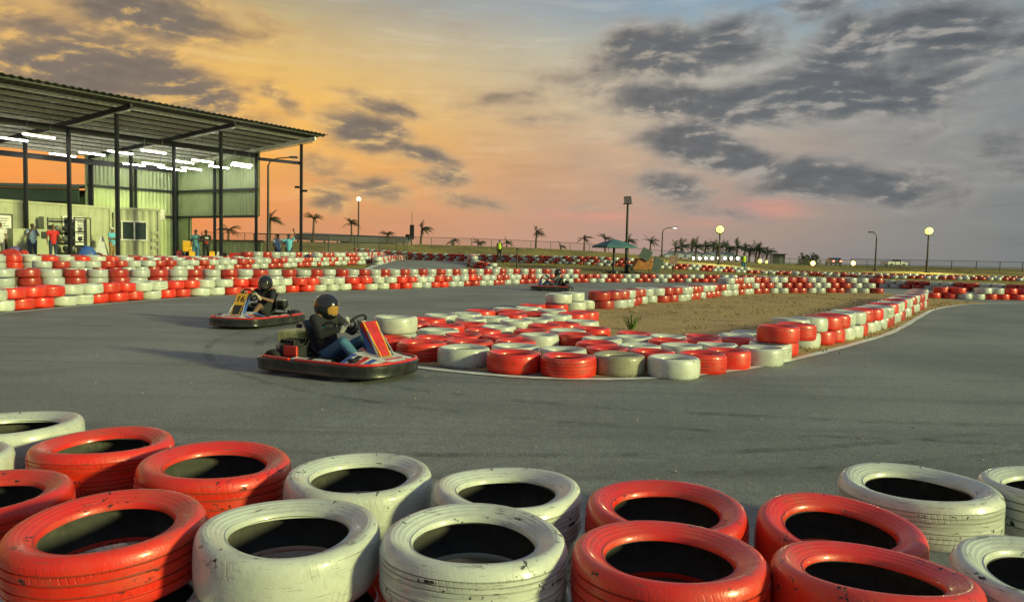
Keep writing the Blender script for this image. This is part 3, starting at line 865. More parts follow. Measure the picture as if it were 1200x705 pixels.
SEATED = dict(pelvis=(-.20, 0, .21), chest=(-.30, 0, .52), neck=(-.29, 0, .735), head=(-.255, 0, .825), face=(1, 0, -.04),
              hip=[(-.16, .10, .19), (-.16, -.10, .19)], knee=[(.21, .20, .42), (.21, -.20, .42)], ankle=[(.52, .17, .15), (.52, -.17, .15)],
              sho=[(-.28, .195, .685), (-.28, -.195, .685)], elb=[(-.07, .30, .50), (-.07, -.30, .50)], wri=[(.185, .160, .60), (.185, -.160, .60)],
              hd=[(.55, -.12, .55), (.55, .12, .55)], ht=[(-.4, -.6, .6), (-.4, .6, .6)], curl=.75, toe=[(.10, 0, .10), (.10, 0, .10)])

# ------------------------------------------------------------------ karts
KRED = mat('red_kart_plastic', (.56, .025, .012), .32, var=.2, scale=8, coat=.3, dirt=(.08, .05, .04, .4))
KWHITE = mat('white_sticker_vinyl', (.62, .60, .55), .4, var=.2, scale=12, dirt=(.1, .08, .06, .5))
KBLUE = mat('blue_sticker_vinyl', (.04, .09, .34), .35, var=.2, scale=9)
KYEL = mat('yellow_number_plate', (.75, .40, .03), .4, var=.15, scale=8)
KORANGE = mat('orange_kart_plastic', (.66, .16, .02), .35, var=.15)
TANK = mat('lime_yellow_plastic', (.80, .83, .26), .40, var=.15, scale=9, dirt=(.1, .1, .05, .4))
DIGIT = mat('black_digit_vinyl', (.015, .015, .015), .5)
SEATM = mat('moulded_seat_plastic', (.018, .018, .02), .45)

RING = [(.84, -.22), (.86, 0), (.84, .22), (.74, .42), (.58, .50), (.30, .53), (-.05, .545), (-.40, .56), (-.66, .55), (-.80, .42), (-.85, .18), (-.85, -.18), (-.80, -.42), (-.66, -.55), (-.40, -.56), (-.05, -.545), (.30, -.53), (.58, -.50), (.74, -.42)]
def ring_pts(k=3):
    n = len(RING); out = []
    for i in range(n):
        p0, p1, p2, p3 = RING[i - 1], RING[i], RING[(i + 1) % n], RING[(i + 2) % n]
        for j in range(k):
            t = j / k
            out.append(tuple(.5 * (2 * p1[a] + (p2[a] - p0[a]) * t + (2 * p0[a] - 5 * p1[a] + 4 * p2[a] - p3[a]) * t * t + (3 * p1[a] - p0[a] - 3 * p2[a] + p3[a]) * t ** 3) for a in (0, 1)))
    return out

def text_mesh(s, size, depth):
    cu = bpy.data.curves.new('txt', 'FONT'); cu.body = s; cu.size = size; cu.extrude = depth; cu.align_x = 'CENTER'; cu.align_y = 'CENTER'
    o = link(bpy.data.objects.new('txt', cu))
    me = bpy.data.meshes.new_from_object(o.evaluated_get(bpy.context.evaluated_depsgraph_get()))
    bpy.data.objects.remove(o)
    return me

def make_kart(label, loc, yaw, plate, number=None, tank=False, steer=0.0, panel=None):
    root = thing('go_kart', label, 'go kart', loc, yaw, 'karts racing round the island')
    pts = ring_pts()
    n = len(pts)
    def ring_section(prof):
        mb = MB()
        for (x, y) in pts:
            r = math.hypot(x, y)
            for dr, z in prof: mb.v.append((x * (1 + dr / r), y * (1 + dr / r), z))
        m = len(prof)
        for i in range(n):
            for j in range(m):
                mb.f.append((i * m + j, ((i + 1) % n) * m + j, ((i + 1) % n) * m + (j + 1) % m, i * m + (j + 1) % m)); mb.m.append(0)
        return mb
    ring_section([(-.03, .045), (.012, .04), (.028, .058), (.020, .105), (.032, .142), (.03, .164), (.01, .177), (-.022, .172), (-.03, .11)]).build('bumper', BLACK_PLASTIC, root, smooth=True)
    # coloured upper lip on the front half
    for sgn in (1, -1):
        lip = MB()
        seg = [p for p in smooth_line([(-.16, .55 * sgn), (.05, .545 * sgn), (.30, .53 * sgn), (.58, .50 * sgn), (.74, .42 * sgn), (.83, .24 * sgn), (.855, .0)], 5)]
        lip.tube([(x, y, .184) for x, y in seg], .017, 8)
        lip.build('lip_trim', KRED, root, smooth=True)
        lp = MB(); seg = [p for p in smooth_line([(-.24, .56 * sgn), (-.45, .56 * sgn), (-.64, .54 * sgn)], 5)]
        lp.tube([(x, y, .184) for x, y in seg], .020, 8); lp.build('lip_trim', KRED if sgn > 0 else KRED, root, smooth=True)
    # floor
    MB().prism([(.78, -.20), (.78, .20), (.5, .30), (-.1, .34), (-.72, .34), (-.78, .2), (-.78, -.2), (-.72, -.34), (-.1, -.34), (.5, -.30)], .055, .075).build('floor_pan', STEEL_DARK, root)
    # side pods: sloping panels between chassis and bumper
    for sgn in (1, -1):
        sp = MB()
        a = [(.36, .53 * sgn, .178), (-.30, .555 * sgn, .178), (-.26, .36 * sgn, .208), (.22, .34 * sgn, .198)]
        lo = [(x, y, .08) for x, y, z in a]
        sp.add(a + lo, [(0, 1, 2, 3), (7, 6, 5, 4), (0, 4, 5, 1), (1, 5, 6, 2), (2, 6, 7, 3), (3, 7, 4, 0)])
        pod = sp.build('side_pod', BLACK_PLASTIC, root, bevel=.02)
        st = MB(); st.add([(.30, .515 * sgn, .1865), (.02, .53 * sgn, .1865), (.02, .43 * sgn, .2000), (.24, .42 * sgn, .1995)], [(0, 1, 2, 3)])
        st.add([(-.05, .53 * sgn, .1865), (-.26, .535 * sgn, .1865), (-.24, .44 * sgn, .2015), (-.05, .44 * sgn, .2000)], [(0, 1, 2, 3)])
        st.build('sticker', KWHITE, pod)
    # nose: sloping deck with stickers
    nose = MB()
    NX = [(.83, .20, .178), (.72, .40, .180), (.56, .47, .182), (.40, .49, .184)]
    YK = (-1, -.52, .52, 1)
    def nz(i, k): return NX[i][2] + (0 if k in (0, 3) else .012 + .026 * i)
    for i, (x, y, z) in enumerate(NX):
        nose.v += [(x, y * YK[k], nz(i, k)) for k in range(4)] + [(x, -y, .10), (x, y, .10)]
    for i in range(3):
        a, b_ = i * 6, i * 6 + 6
        for k in range(3): nose.f.append((a + k, a + k + 1, b_ + k + 1, b_ + k)); nose.m.append(0)
        nose.f += [(a + 4, b_ + 4, b_ + 5, a + 5), (a, b_, b_ + 4, a + 4), (a + 3, a + 5, b_ + 5, b_ + 3)]; nose.m += [0] * 3
    nose.f += [(0, 4, 5, 3, 2, 1), (18, 19, 20, 21, 23, 22)]; nose.m += [0, 0]
    nb = nose.build('nose_deck', KWHITE, root)
    def nose_pt(u, k, v):
        """u along the nose 0..3, between columns k and k + 1 at v"""
        i = min(2, int(u)); f = u - i
        def P_(i_, k_): return Vector((NX[i_][0], NX[i_][1] * YK[k_], nz(i_, k_)))
        A = P_(i, k).lerp(P_(i, k + 1), v); B_ = P_(i + 1, k).lerp(P_(i + 1, k + 1), v)
        return A.lerp(B_, f) + Vector((0, 0, .004))
    for u0, u1, k, v0, v1, m_ in ((.1, .5, 0, .1, .9, KRED), (1.05, 1.4, 0, .05, .9, KBLUE), (1.6, 1.95, 0, .1, .95, KRED), (2.1, 2.5, 0, .1, .9, DIGIT), (2.6, 2.95, 0, .05, .95, KBLUE),
                                  (.1, .5, 2, .1, .9, KRED), (1.05, 1.4, 2, .1, .95, KBLUE), (1.6, 1.95, 2, .05, .9, KRED), (2.1, 2.5, 2, .1, .9, DIGIT), (2.6, 2.95, 2, .05, .95, KBLUE), (.6, .95, 1, .1, .9, KRED), (1.2, 1.9, 1, .35, .65, KYEL)):
        s_ = MB(); s_.add([nose_pt(u0, k, v0), nose_pt(u1, k, v0), nose_pt(u1, k, v1), nose_pt(u0, k, v1)], [(0, 1, 2, 3)])
        s_.build('sticker', m_, nb)
    # frame rails and seat
    fr = MB()
    for sgn in (1, -1):
        fr.tube([(.70, .16 * sgn, .10), (.3, .18 * sgn, .10), (-.15, .27 * sgn, .10), (-.70, .27 * sgn, .10)], .016)
    fr.tube([(-.60, -.50, .135), (-.60, .50, .135)], .02)
    fr.tube([(.50, -.40, .125), (.50, .40, .125)], .014)
    fr.build('frame_rail', STEEL_DARK, root, smooth=True)
    seat = MB()
    prof = [(.12, .12), (-.06, .10), (-.22, .11), (-.36, .17), (-.43, .30), (-.47, .45), (-.50, .56)]
    m = 9
    for i, (x, z) in enumerate(prof):
        for j in range(m):
            q = (j - (m - 1) / 2) / ((m - 1) / 2)
            w = .19 if i < 5 else .17
            wing = .13 * abs(q) ** 3 * (1 if 1 < i < 6 else .5)
            seat.v.append((x + wing * (.9 if i > 3 else .1), q * w, z + wing * (1 if i <= 3 else .25)))
    for i in range(len(prof) - 1):
        for j in range(m - 1):
            seat.f.append((i * m + j, i * m + j + 1, (i + 1) * m + j + 1, (i + 1) * m + j)); seat.m.append(0)
    so = seat.build('seat', SEATM, root, smooth=True)
    md = so.modifiers.new('t', 'SOLIDIFY'); md.thickness = .012
    # wheels
    for x, y, r, w in ((.50, .37, .115, .11), (.50, -.37, .115, .11), (-.60, .40, .125, .17), (-.60, -.40, .125, .17)):
        wh = empty('wheel', (x, y, r + .004)); wh.parent = root
        M = Matrix.Rotation(PI / 2, 4, 'X')
        if x > 0: M = Matrix.Rotation(steer, 4, 'Z') @ M
        MB().lathe([(r * .55, -w / 2), (r * .8, -w / 2 * 1.05), (r * .97, -w * .42), (r, -w * .3), (r, w * .3), (r * .97, w * .42), (r * .8, w / 2 * 1.05), (r * .55, w / 2)], 28, M).build('tyre', ASPH_TYRE, wh, smooth=True)
        MB().lathe([(0.001, -w * .2), (r * .3, -w * .22), (r * .5, -w * .45), (r * .56, -w * .48), (r * .56, w * .48), (r * .5, w * .45), (r * .3, w * .22), (.001, w * .2)], 20, M).build('rim', STEEL, wh, smooth=True)
    # engine beside the seat
    en = MB(); en.box((-.42, -.30, .20), (.26, .20, .20)); en.box((-.42, -.30, .315), (.16, .16, .05))
    for q in range(5): en.box((-.54 + .05 * q, -.30, .345), (.012, .18, .05))
    eo = en.build('engine', STEEL_DARK, root, bevel=.008)
    MB().box((-.36, -.415, .25), (.20, .03, .12)).build('engine_cover', KRED, eo, bevel=.01)
    ex = MB(); ex.tube([(-.52, -.32, .22), (-.66, -.30, .27), (-.70, -.05, .28), (-.70, .20, .27)], [.03, .035, .05, .045], 10); ex.build('exhaust', STEEL, root, smooth=True)
    ax = MB(); ax.lathe([(.05, -.02), (.09, -.02), (.09, .02), (.05, .02)], 20, Matrix.Translation((-.62, .22, .20)) @ Matrix.Rotation(PI / 2, 4, 'X'), True); ax.build('brake_disc', STEEL, root)
    if tank:
        tk = MB(); tk.box((-.64, -.04, .365), (.30, .32, .155)); to = tk.build('fuel_tank', TANK, root, bevel=.03)
        MB().lathe([(.001, .045), (.03, .045), (.035, .03), (.035, 0), (.001, 0)], 16, Matrix.Translation((-.62, -.02, .462))).build('filler_cap', DIGIT, to)
        MB().box((-.62, -.02, .29), (.22, .24, .05)).build('tank_bracket', STEEL_DARK, root)
        rs = MB(); rs.tube([(-.48, .17, .12), (-.56, .18, .36)], .012); rs.tube([(-.48, -.12, .12), (-.56, -.08, .36)], .012); rs.build('seat_stay', STEEL_DARK, root)
    else:
        tk = MB(); tk.box((-.60, .02, .36), (.17, .40, .13)); to = tk.build('rear_box', BLACK_PLASTIC, root, bevel=.03)
        MB().box((-.60, .10, .430), (.10, .16, .012)).build('sticker', KWHITE, to)
    # steering column, wheel and front panel
    sw = MB()
    c = Vector((.215, 0, .56)); axis = Vector((-.72, 0, .60)).normalized(); e1 = Vector((0, 1, 0)); e2 = axis.cross(e1)
    sw.tube([c + (e1 * math.cos(a) + e2 * math.sin(a)) * .132 for a in [2 * PI * i / 28 for i in range(29)]], .015, 8, False)
    for a in (PI / 2 + .1, PI * 7 / 6, -PI / 6):
        sw.tube([c, c + (e1 * math.cos(a) + e2 * math.sin(a)) * .14], .010, 6)
    sw.build('steering_wheel', DIGIT, root, smooth=True)
    MB().tube([c, (.62, 0, .14)], .013).build('steering_column', STEEL, root)
    pn = MB()
    # upright wedge, wide at its foot, leaning back
    F = [(.66, -.085, .20), (.66, .085, .20), (.40, .125, .60), (.40, -.125, .60)]
    Bk = [(.46, -.08, .20), (.46, .08, .20), (.355, .11, .57), (.355, -.11, .57)]
    pn.add(F + Bk, [(0, 1, 2, 3), (7, 6, 5, 4), (0, 4, 5, 1), (1, 5, 6, 2), (2, 6, 7, 3), (3, 7, 4, 0)])
    po = pn.build('front_panel', panel or KRED, root, bevel=.008)
    def onp(u, v, d=.004):
        a = Vector(F[0]).lerp(Vector(F[1]), u); b_ = Vector(F[3]).lerp(Vector(F[2]), u)
        return a.lerp(b_, v) + Vector((.84, 0, .545)).normalized() * d
    MB().add([onp(.06, .48), onp(.94, .48), onp(.94, .98), onp(.06, .98)], [(0, 1, 2, 3)]).build('number_plate', plate, po)
    for u0, u1 in ((.02, .10), (.90, .98)):
        MB().add([onp(u0, .04, .005), onp(u1, .04, .005), onp(u1, .97, .006), onp(u0, .97, .006)], [(0, 1, 2, 3)]).build('edge_stripe', KYEL, po)
    for sgn in (1, -1):
        MB().add([(.475, .088 * sgn, .215), (.60, .091 * sgn, .215), (.395, .127 * sgn, .535), (.368, .121 * sgn, .54)], [(0, 1, 2, 3)]).build('side_lining', KBLUE, po)
    if number:
        me = text_mesh(number, .17, .003)
        me.materials.append(DIGIT)
        q = link(bpy.data.objects.new('digit', me)); q.parent = po
        nrm = Vector((.84, 0, .545)).normalized(); up = (Vector(F[3]) + Vector(F[2]) - Vector(F[0]) - Vector(F[1])).normalized()
        rgt = up.cross(nrm)
        M = Matrix((rgt, up, nrm)).transposed().to_4x4(); M.translation = onp(.5, .72, .007)
        q.matrix_local = M
    strut = MB()
    for sgn in (1, -1): strut.tube([(.72, .13 * sgn, .11), (.60, .13 * sgn, .30), (.46, .10 * sgn, .50)], .012)
    strut.build('panel_strut', STEEL, root, smooth=True)
    return root

def logo(root, V):
    for c, m_, r in (((-.165, -.155, .575), mat('green_print', (.02, .5, .28), .6), (.012, .032, .014)), ((-.15, -.12, .49), mat('red_print', (.5, .05, .05), .6), (.018, .035, .016))):
        MB().ellipsoid(V(c), r, 10).build('shirt_print', m_, root, smooth=True)

yaw1 = math.atan2(-.74, 1.37)
k1 = (-1.93, 8.38)
make_kart('leading go kart with red front panel and lime yellow tank, rounding the island tip', (k1[0], k1[1], .014), yaw1, KRED, None, True, -.25)
P1 = dict(SEATED); P1['face'] = (.95, .22, -.14)
person('kart driver in black long sleeved top, blue jeans and amber visor', (k1[0], k1[1], .014), yaw1, P1, CLOTH['black'], CLOTH['jeans'], SKIN, k=.87, helmet=(HELM, AMBER), gloves=GLOVE, sleeve=1.85, extra=logo, group='kart drivers')
k2 = (-4.66, 13.55); yaw2 = math.atan2(-.96, -.28)
make_kart('second go kart with yellow number plate on its front, chasing past the far tyre wall', (k2[0], k2[1], .014), yaw2, KYEL, '16', False, .2, BLACK_PLASTIC)
P2 = dict(SEATED); P2['face'] = (.95, .15, -.08); P2['head'] = (-.26, .02, .845)
person('kart driver in black T-shirt and shorts with dark visor, behind the yellow plate', (k2[0], k2[1], .014), yaw2, P2, CLOTH['black'], CLOTH['black'], SKIN, k=.88, helmet=(HELM, SMOKE), gloves=mat('beige_glove', (.42, .36, .27), .8), sleeve=.75, legs='short', group='kart drivers')
k3 = (1.62, 30.3); yaw3 = PI - .02
make_kart('third go kart far off on the back straight, heading to the left', (k3[0], k3[1], .014), yaw3, KORANGE, None, False, 0)
P3 = dict(SEATED); P3['face'] = (1, .1, -.05)
person('distant kart driver in dark clothes and black helmet on the back straight', (k3[0], k3[1], .014), yaw3, P3, CLOTH['grey'], CLOTH['navy'], SKIN_DARK, k=.88, helmet=(HELM, SMOKE), gloves=CLOTH['black'], sleeve=1.85, group='kart drivers', vox=.014)

# ------------------------------------------------------------------ spectators
FLOOR = .70
def at_px(x, Y):   # ground position for a bearing and a distance
    return (x - 600) / 870 * Y
PHONE = pose(elb=[(.10, .24, 1.18), (.10, -.24, 1.18)], wri=[(.26, .07, 1.47), (.26, -.07, 1.47)], hd=[(.1, -.2, 1), (.1, .2, 1)], ht=[(-1, 0, 0), (-1, 0, 0)], curl=.8)
ARMS = pose(elb=[(.03, .26, 1.14), (.03, -.26, 1.14)], wri=[(.21, -.04, 1.16), (.20, .06, 1.12)], hd=[(.1, -1, .1), (.1, 1, .1)], ht=[(0, 0, 1), (0, 0, 1)])
WAVE = pose(elb=[(.06, .36, 1.62), (.05, -.42, 1.30)], wri=[(.10, .26, 1.88), (.14, -.64, 1.42)], hd=[(.1, -.2, 1), (.3, -1, .4)], ht=[(0, -1, 0), (0, 0, 1)], curl=.15)
POINT = pose(elb=[(.10, .30, 1.20), (.0, -.25, 1.13)], wri=[(.30, .40, 1.34), (.12, -.20, .93)], hd=[(.8, .5, .2), (.2, .1, -1)], ht=[(0, 0, 1), (1, 0, 0)])
def phone_extra(root, V):
    MB().box(V((.315, 0, 1.56)), (.012, .15, .075)).build('held_phone', DIGIT, root)
def tocam(x, y): return math.atan2(-y, -x)
def spect(label, px, Y, P, shirt, trousers, turn=0.0, **kw):
    x = at_px(px, Y)
    z = kw.pop('z', FLOOR)
    return person(label, (x, Y, z), tocam(x, Y) + turn, P, shirt, trousers, vox=.014, group='people watching the race', **kw)
spect('spectator in pale blue shirt holding a phone up with both hands', 38, 35.5, PHONE, CLOTH['pale_blue'], CLOTH['navy'], .25, extra=phone_extra)
spect('spectator with long hair in a plain red top before the helmet rack', 62, 34.2, STAND, CLOTH['red'], CLOTH['navy'], .2, hair='long', k=.97)
spect('spectator in cyan polo, khaki trousers and white cap, arms folded', 131, 38.2, ARMS, CLOTH['cyan'], CLOTH['khaki'], .9, hair='cap', k=.99)
spect('track hand in teal shirt standing by the parked karts', 229, 40.0, POINT, CLOTH['teal'], CLOTH['blue'], -.3, skin=SKIN_DARK)
def red_front(root, V):
    MB().ellipsoid(V((.10, 0, 1.10)), (.082, .12, .13), 12).build('shirt_print', CLOTH['red'], root, smooth=True)
    MB().ellipsoid(V((.105, 0, 1.30)), (.072, .12, .055), 12).build('shirt_print', CLOTH['white'], root, smooth=True)
spect('track hand in black shirt with white and red chest panels', 241, 40.0, ARMS, CLOTH['black'], CLOTH['black'], .2, skin=SKIN_DARK, extra=red_front)
spect('spectator in pale blue shirt leaning near the waving one', 325, 41.0, POINT, CLOTH['pale_blue'], CLOTH['navy'], .3, skin=SKIN_DARK, z=.60)
spect('spectator in bright cyan shirt waving with one arm raised high', 338, 40.5, WAVE, CLOTH['cyan'], CLOTH['navy'], -.1, skin=SKIN_DARK, z=.60)
spect('spectator in white at the left edge of the photo', 0, 34.5, STAND, CLOTH['white'], CLOTH['grey'], .4)
def vest(root, V):
    q = MB(); q.capsule(V((0, 0, .98)), .17, V((0, 0, 1.32)), .175, 14)
    o = q.build('hi_vis_vest', CLOTH['lime'], root, smooth=True); return o
zr = ground_z(20.4, 66)
person('marshal in lime hi-vis vest and blue trousers on the verge beneath palms', (at_px(870, 66), 66, zr), -1.3, STAND, CLOTH['navy'], CLOTH['blue'], SKIN_DARK, group='track marshals', vox=.016, extra=vest)
zl = ground_z(-1.2, 66)
person('marshal in lime hi-vis vest by the round barrier of the far lane', (at_px(584, 66), 66, zl + .25), -1.8, STAND, CLOTH['black'], CLOTH['black'], SKIN_DARK, group='track marshals', vox=.016, extra=vest)
# ------------------------------------------------------------------ pavilion
PO = Vector((-12.0, 42.1)); ES = Vector((-.487, -.873)); ED = Vector((-.873, .487))
def Q(s, d, z):
    p = PO + ES * s + ED * d
    return (p.x, p.y, z)
def RZ(d): return 7.86 - .085 * d
CLAD = mat('pale_green_cladding', (.33, .40, .20), .45, .1, var=.10, scale=.8, dirt=(.20, .19, .10, .35))
ROOFM = mat('weathered_roof_sheet', (.045, .048, .040), .6, .0, var=.2, scale=.8, dirt=(.12, .11, .08, .4))
PURL = mat('galvanised_purlin', (.80, .82, .70), .40, .0, var=.12)
BLK = mat('black_painted_steel', (.014, .016, .017), .45, var=.2)
CONT = mat('cream_green_container', (.36, .385, .25), .5, var=.12, scale=1.2, dirt=(.20, .17, .10, .4))
CONC = mat('concrete_slab', (.22, .21, .18), .85, var=.2, scale=2, bump=.2)
GLASS = mat('dark_window_glass', (.03, .045, .04), .08, var=.2)
FRAME = mat('white_window_frame', (.62, .62, .56), .5)

pv = thing('pavilion', 'open sided pit pavilion with corrugated lean-to roof, black posts and green cladding', 'pavilion', Q(0, 0, FLOOR))
SB = [0, 5.45, 10.9, 16.35]
DB = [0, 3.6, 7.2, 10.8]
fl = MB(); FC = [(-1.2, -.4), (14.5, -.4), (16.5, 4), (18, 12.5), (-1.2, 12.5)]
fl.add([Q(s, d, FLOOR) for s, d in FC] + [Q(s, d, -.3) for s, d in FC], [(4, 3, 2, 1, 0), (5, 6, 7, 8, 9)] + [(i, (i + 1) % 5, 5 + (i + 1) % 5, 5 + i) for i in range(5)])
fl.build('floor_slab', CONC, pv, True)
# corrugated roof, ribs running down the slope
rf = MB()
ns = int(18.6 / .08)
for i in range(ns + 1):
    s = -1.0 + i * .08
    w = .038 if i % 4 in (0, 1) else 0
    for d in (-1.1, 11.7):
        for dz in (0, .02): rf.v.append(Q(s, d, RZ(d) + w + dz))
for i in range(ns):
    a, b_ = 4 * i, 4 * i + 4
    for f in ((a, b_, b_ + 2, a + 2), (a + 1, a + 3, b_ + 3, b_ + 1), (a, a + 1, b_ + 1, b_), (a + 2, b_ + 2, b_ + 3, a + 3)): rf.f.append(f); rf.m.append(0)
rf.build('roof_sheet', ROOFM, pv, True)
for k in range(14):
    d = -.85 + k * .95
    hh = .06 if k == 0 else .13
    pu = MB(); pu.bar(Q(-.9, d, RZ(d) - .01 - hh / 2), Q(17.4, d, RZ(d) - .01 - hh / 2), .02, hh)
    if k: pu.bar(Q(-.9, d + .055, RZ(d) - .015 - hh), Q(17.4, d + .045, RZ(d) - .015 - hh), .11, .012)
    pu.build('purlin', PURL if k else ROOFM, pv, True)
for s in SB:
    for d in DB:
        z1 = RZ(d) - .46
        MB().bar(Q(s, d, FLOOR), Q(s, d, z1), .14, .14).build('post', BLK, pv, True)
        MB().box(Q(s, d, FLOOR + .012), (.34, .34, .024), rz=math.atan2(ES.y, ES.x)).build('base_plate', STEEL_DARK, pv, True)
    r = MB(); r.bar(Q(s, -1.05, RZ(-1.05) - .31), Q(s, 11.2, RZ(11.2) - .31), .10, .20)
    r.build('rafter', PURL if s in (0,) else BLK, pv, True)
    MB().bar(Q(s, -.9, RZ(-.9) - .475), Q(s, 7.0, RZ(7.0) - .475), .13, .02).build('rafter_flange', PURL, pv, True)
for d in (3.6, 10.8):
    MB().bar(Q(0.1, d, RZ(d) - .62), Q(17.2, d, RZ(d) - .62), .14, .28).build('girder', BLK, pv, True)
MB().bar(Q(-.01, 0.1, 6.35), Q(-.01, 3.5, 6.75), .12, .18).build('tie_beam', BLK, pv, True)
def clad(s0, d0, s1, d1, z0, z1a, z1b, name='wall_panel'):
    mb = MB()
    a, b_ = Vector(Q(s0, d0, 0)), Vector(Q(s1, d1, 0))
    n = int((b_ - a).length / .0625)
    nr = (b_ - a).normalized().cross(Vector((0, 0, 1)))
    for i in range(n + 1):
        t = i / n
        o_ = .028 if i % 4 in (0, 1) else 0
        p = a.lerp(b_, t) + nr * o_
        for q in (0, .015):
            for z in (z0, z1a + (z1b - z1a) * t): mb.v.append((p.x + nr.x * q, p.y + nr.y * q, z))
    for i in range(n):
        k, m = 4 * i, 4 * i + 4
        for f in ((k, m, m + 1, k + 1), (k + 2, k + 3, m + 3, m + 2), (k + 1, m + 1, m + 3, k + 3), (k, k + 2, m + 2, m)): mb.f.append(f); mb.m.append(0)
    return mb.build(name, CLAD, pv, True)
top = lambda d: RZ(d) - .1
clad(-.12, 11.0, 5.7, 11.0, FLOOR, top(11), top(11))
clad(-.14, 3.5, -.14, 10.9, 3.42, top(3.5), top(10.9))
clad(-.14, 9.55, -.14, 10.9, FLOOR, 3.42, 3.42)
clad(-.14, 3.2, -.14, 9.5, FLOOR, 1.92, 1.92, 'low_wall')
MB().bar(Q(-.12, 3.1, 1.97), Q(-.12, 9.55, 1.97), .10, .08).build('wall_rail', BLK, pv, True)
for z in (3.4, 5.0):
    MB().bar(Q(-.03, 3.5, z), Q(-.03, 10.7, z), .08, .14).build('girt', BLK, pv, True)
for z in (3.4, 5.0):
    MB().bar(Q(0.1, 10.92, z), Q(5.6, 10.92, z), .08, .14).build('girt', BLK, pv, True)
for s in (2.7, 5.5):
    MB().bar(Q(s, 10.88, FLOOR), Q(s, 10.88, 6.6), .12, .12).build('wall_stud', BLK, pv, True)
MB().bar(Q(0.02, 9.55, FLOOR), Q(0.02, 9.55, 3.36), .06, .08).build('wall_stud', BLK, pv, True)

for ch in pv.children:
    for v in ch.data.vertices:
        s_ = (Vector((v.co.x, v.co.y)) - PO).dot(ES)
        v.co.z -= .020 * max(0, s_) * ss(2.0, 6.0, v.co.z)
# tube lights under the roof
TUBE, t, b = newmat('lit_tube')
b.inputs['Base Color'].default_value = (.9, .9, .9, 1); b.inputs['Emission Color'].default_value = (1, .98, .88, 1); b.inputs['Emission Strength'].default_value = 37
tubes = [(12.3, 3.4), (12.3, 5.6), (8.0, 9.15), (7.7, 7.05), (7.45, 5.05), (7.0, 3.05), (3.8, 9.4), (3.55, 8.0), (1.8, 9.1), (3.6, 5.3), (3.45, 3.9), (1.2, 7.75), (1.1, 9.3), (1.15, 5.4), (1.7, 2.8), (1.0, 3.75), (12.3, 8.2), (15.5, 5.0), (15.5, 8.0)]
TW = [(2, 'nearest the eave in its row'), ]
def rowname(s): return 'end wall' if s < 2.5 else 'middle bay' if s < 5 else 'third bay' if s < 9 else 'near bay' if s < 14 else 'bay outside the photo'
rows = {}
for s, d in tubes: rows.setdefault(rowname(s), []).append((d, s))
for rn, lst in rows.items():
    for i, (d, s) in enumerate(sorted(lst)):
        lt = thing('tube_light', f'lit white tube light under pavilion roof, {rn}, {ordinal(i + 1)} from the eave', 'light', Q(s, d, 6.2), math.atan2(ES.y, ES.x), 'tube lights under the pavilion roof')
        MB().box((0, 0, 0), (1.35, .065, .05)).build('tube', TUBE, lt, bevel=.015)
        MB().box((0, 0, .055), (1.42, .13, .05)).build('housing', FRAME, lt)
        zz = RZ(d) - .17 - 6.2 - .020 * s
        for q in (-.5, .5): MB().tube([(q, 0, .075), (q, 0, zz)], .008, 5).build('hanger', STEEL, lt)

# ------------------------------------------------------------------ containers
def corr_box(name, label, corner, u, w, depth, h, z, m, windows=(), cat='container'):
    """box with ribbed front face starting at corner, u = along the front"""
    u = Vector(u).normalized(); v = Vector((-u.y, u.x))
    rz = math.atan2(u.y, u.x)
    root = thing(name, label, cat, (corner[0], corner[1], z), rz)
    mb = MB()
    n = int(w / .09)
    prof = []
    for i in range(n + 1):
        prof.append((w * i / n, .0 if i % 4 in (0, 1) else .035))
    outl = [(0.06, .05)] + [(max(.08, min(w - .08, x)), y + .02) for x, y in prof] + [(w - .06, .05), (w - .06, depth), (.06, depth)]
    mb.prism(outl, .12, h - .10)
    mb.build('shell', m, root)
    fm = MB()
    for z0 in (.06, h - .06):
        fm.box((w / 2, .05, z0), (w, .12, .12)); fm.box((w / 2, depth, z0), (w, .12, .12))
        fm.box((.05, depth / 2, z0), (.12, depth - .14, .12)); fm.box((w - .05, depth / 2, z0), (.12, depth - .14, .12))
    for x in (.05, w - .05):
        for y in (.05, depth): fm.box((x, y, h / 2), (.13, .13, h - .26))
    fm.build('corner_frame', m, root)
    MB().box((w / 2, depth / 2, h - .055), (w - .2, depth - .16, .05)).build('roof', m, root)
    for (x, zc, ww, hh) in windows:
        f = MB()
        f.box((x, -.01, zc + hh / 2), (ww + .12, .08, .08)); f.box((x, -.01, zc - hh / 2), (ww + .16, .10, .08))
        for q in (-ww / 2, 0, ww / 2): f.box((x + q, -.01, zc), (.07, .08, hh - .08))
        wo = f.build('window', FRAME, root)
        MB().box((x, .012, zc), (ww - .06, .02, hh - .06)).build('pane', GLASS, wo)
    return root
cabin = corr_box('office_cabin', 'cream office cabin with two sliding windows in its end, inside the pavilion', (-21.45, 40.0), (.9, .43), 2.25, 5.5, 2.86, FLOOR, CONT, [(.98, 1.62, 1.20, 1.0)], 'cabin')
MB().box((2.37, .45, 2.55), (.22, .7, .55)).build('air_conditioner', FRAME, cabin)
MB().box((2.49, .45, 2.55), (.02, .5, .42)).build('fan_grille', BLK, cabin)
for z_ in (.75, 1.15, 1.55):
    MB().box((1.98, -.02, z_), (.32, .05, .16)).build('louvre', CONT, cabin)
longc = corr_box('storage_container', 'long ribbed cream container along the back of the pavilion', (-21.55 - .487 * 11.5, 39.95 - .873 * 11.5), (.487, .873), 11.5, 2.4, 2.86, FLOOR, CONT, [(9.4, 1.62, .95, 1.15)])
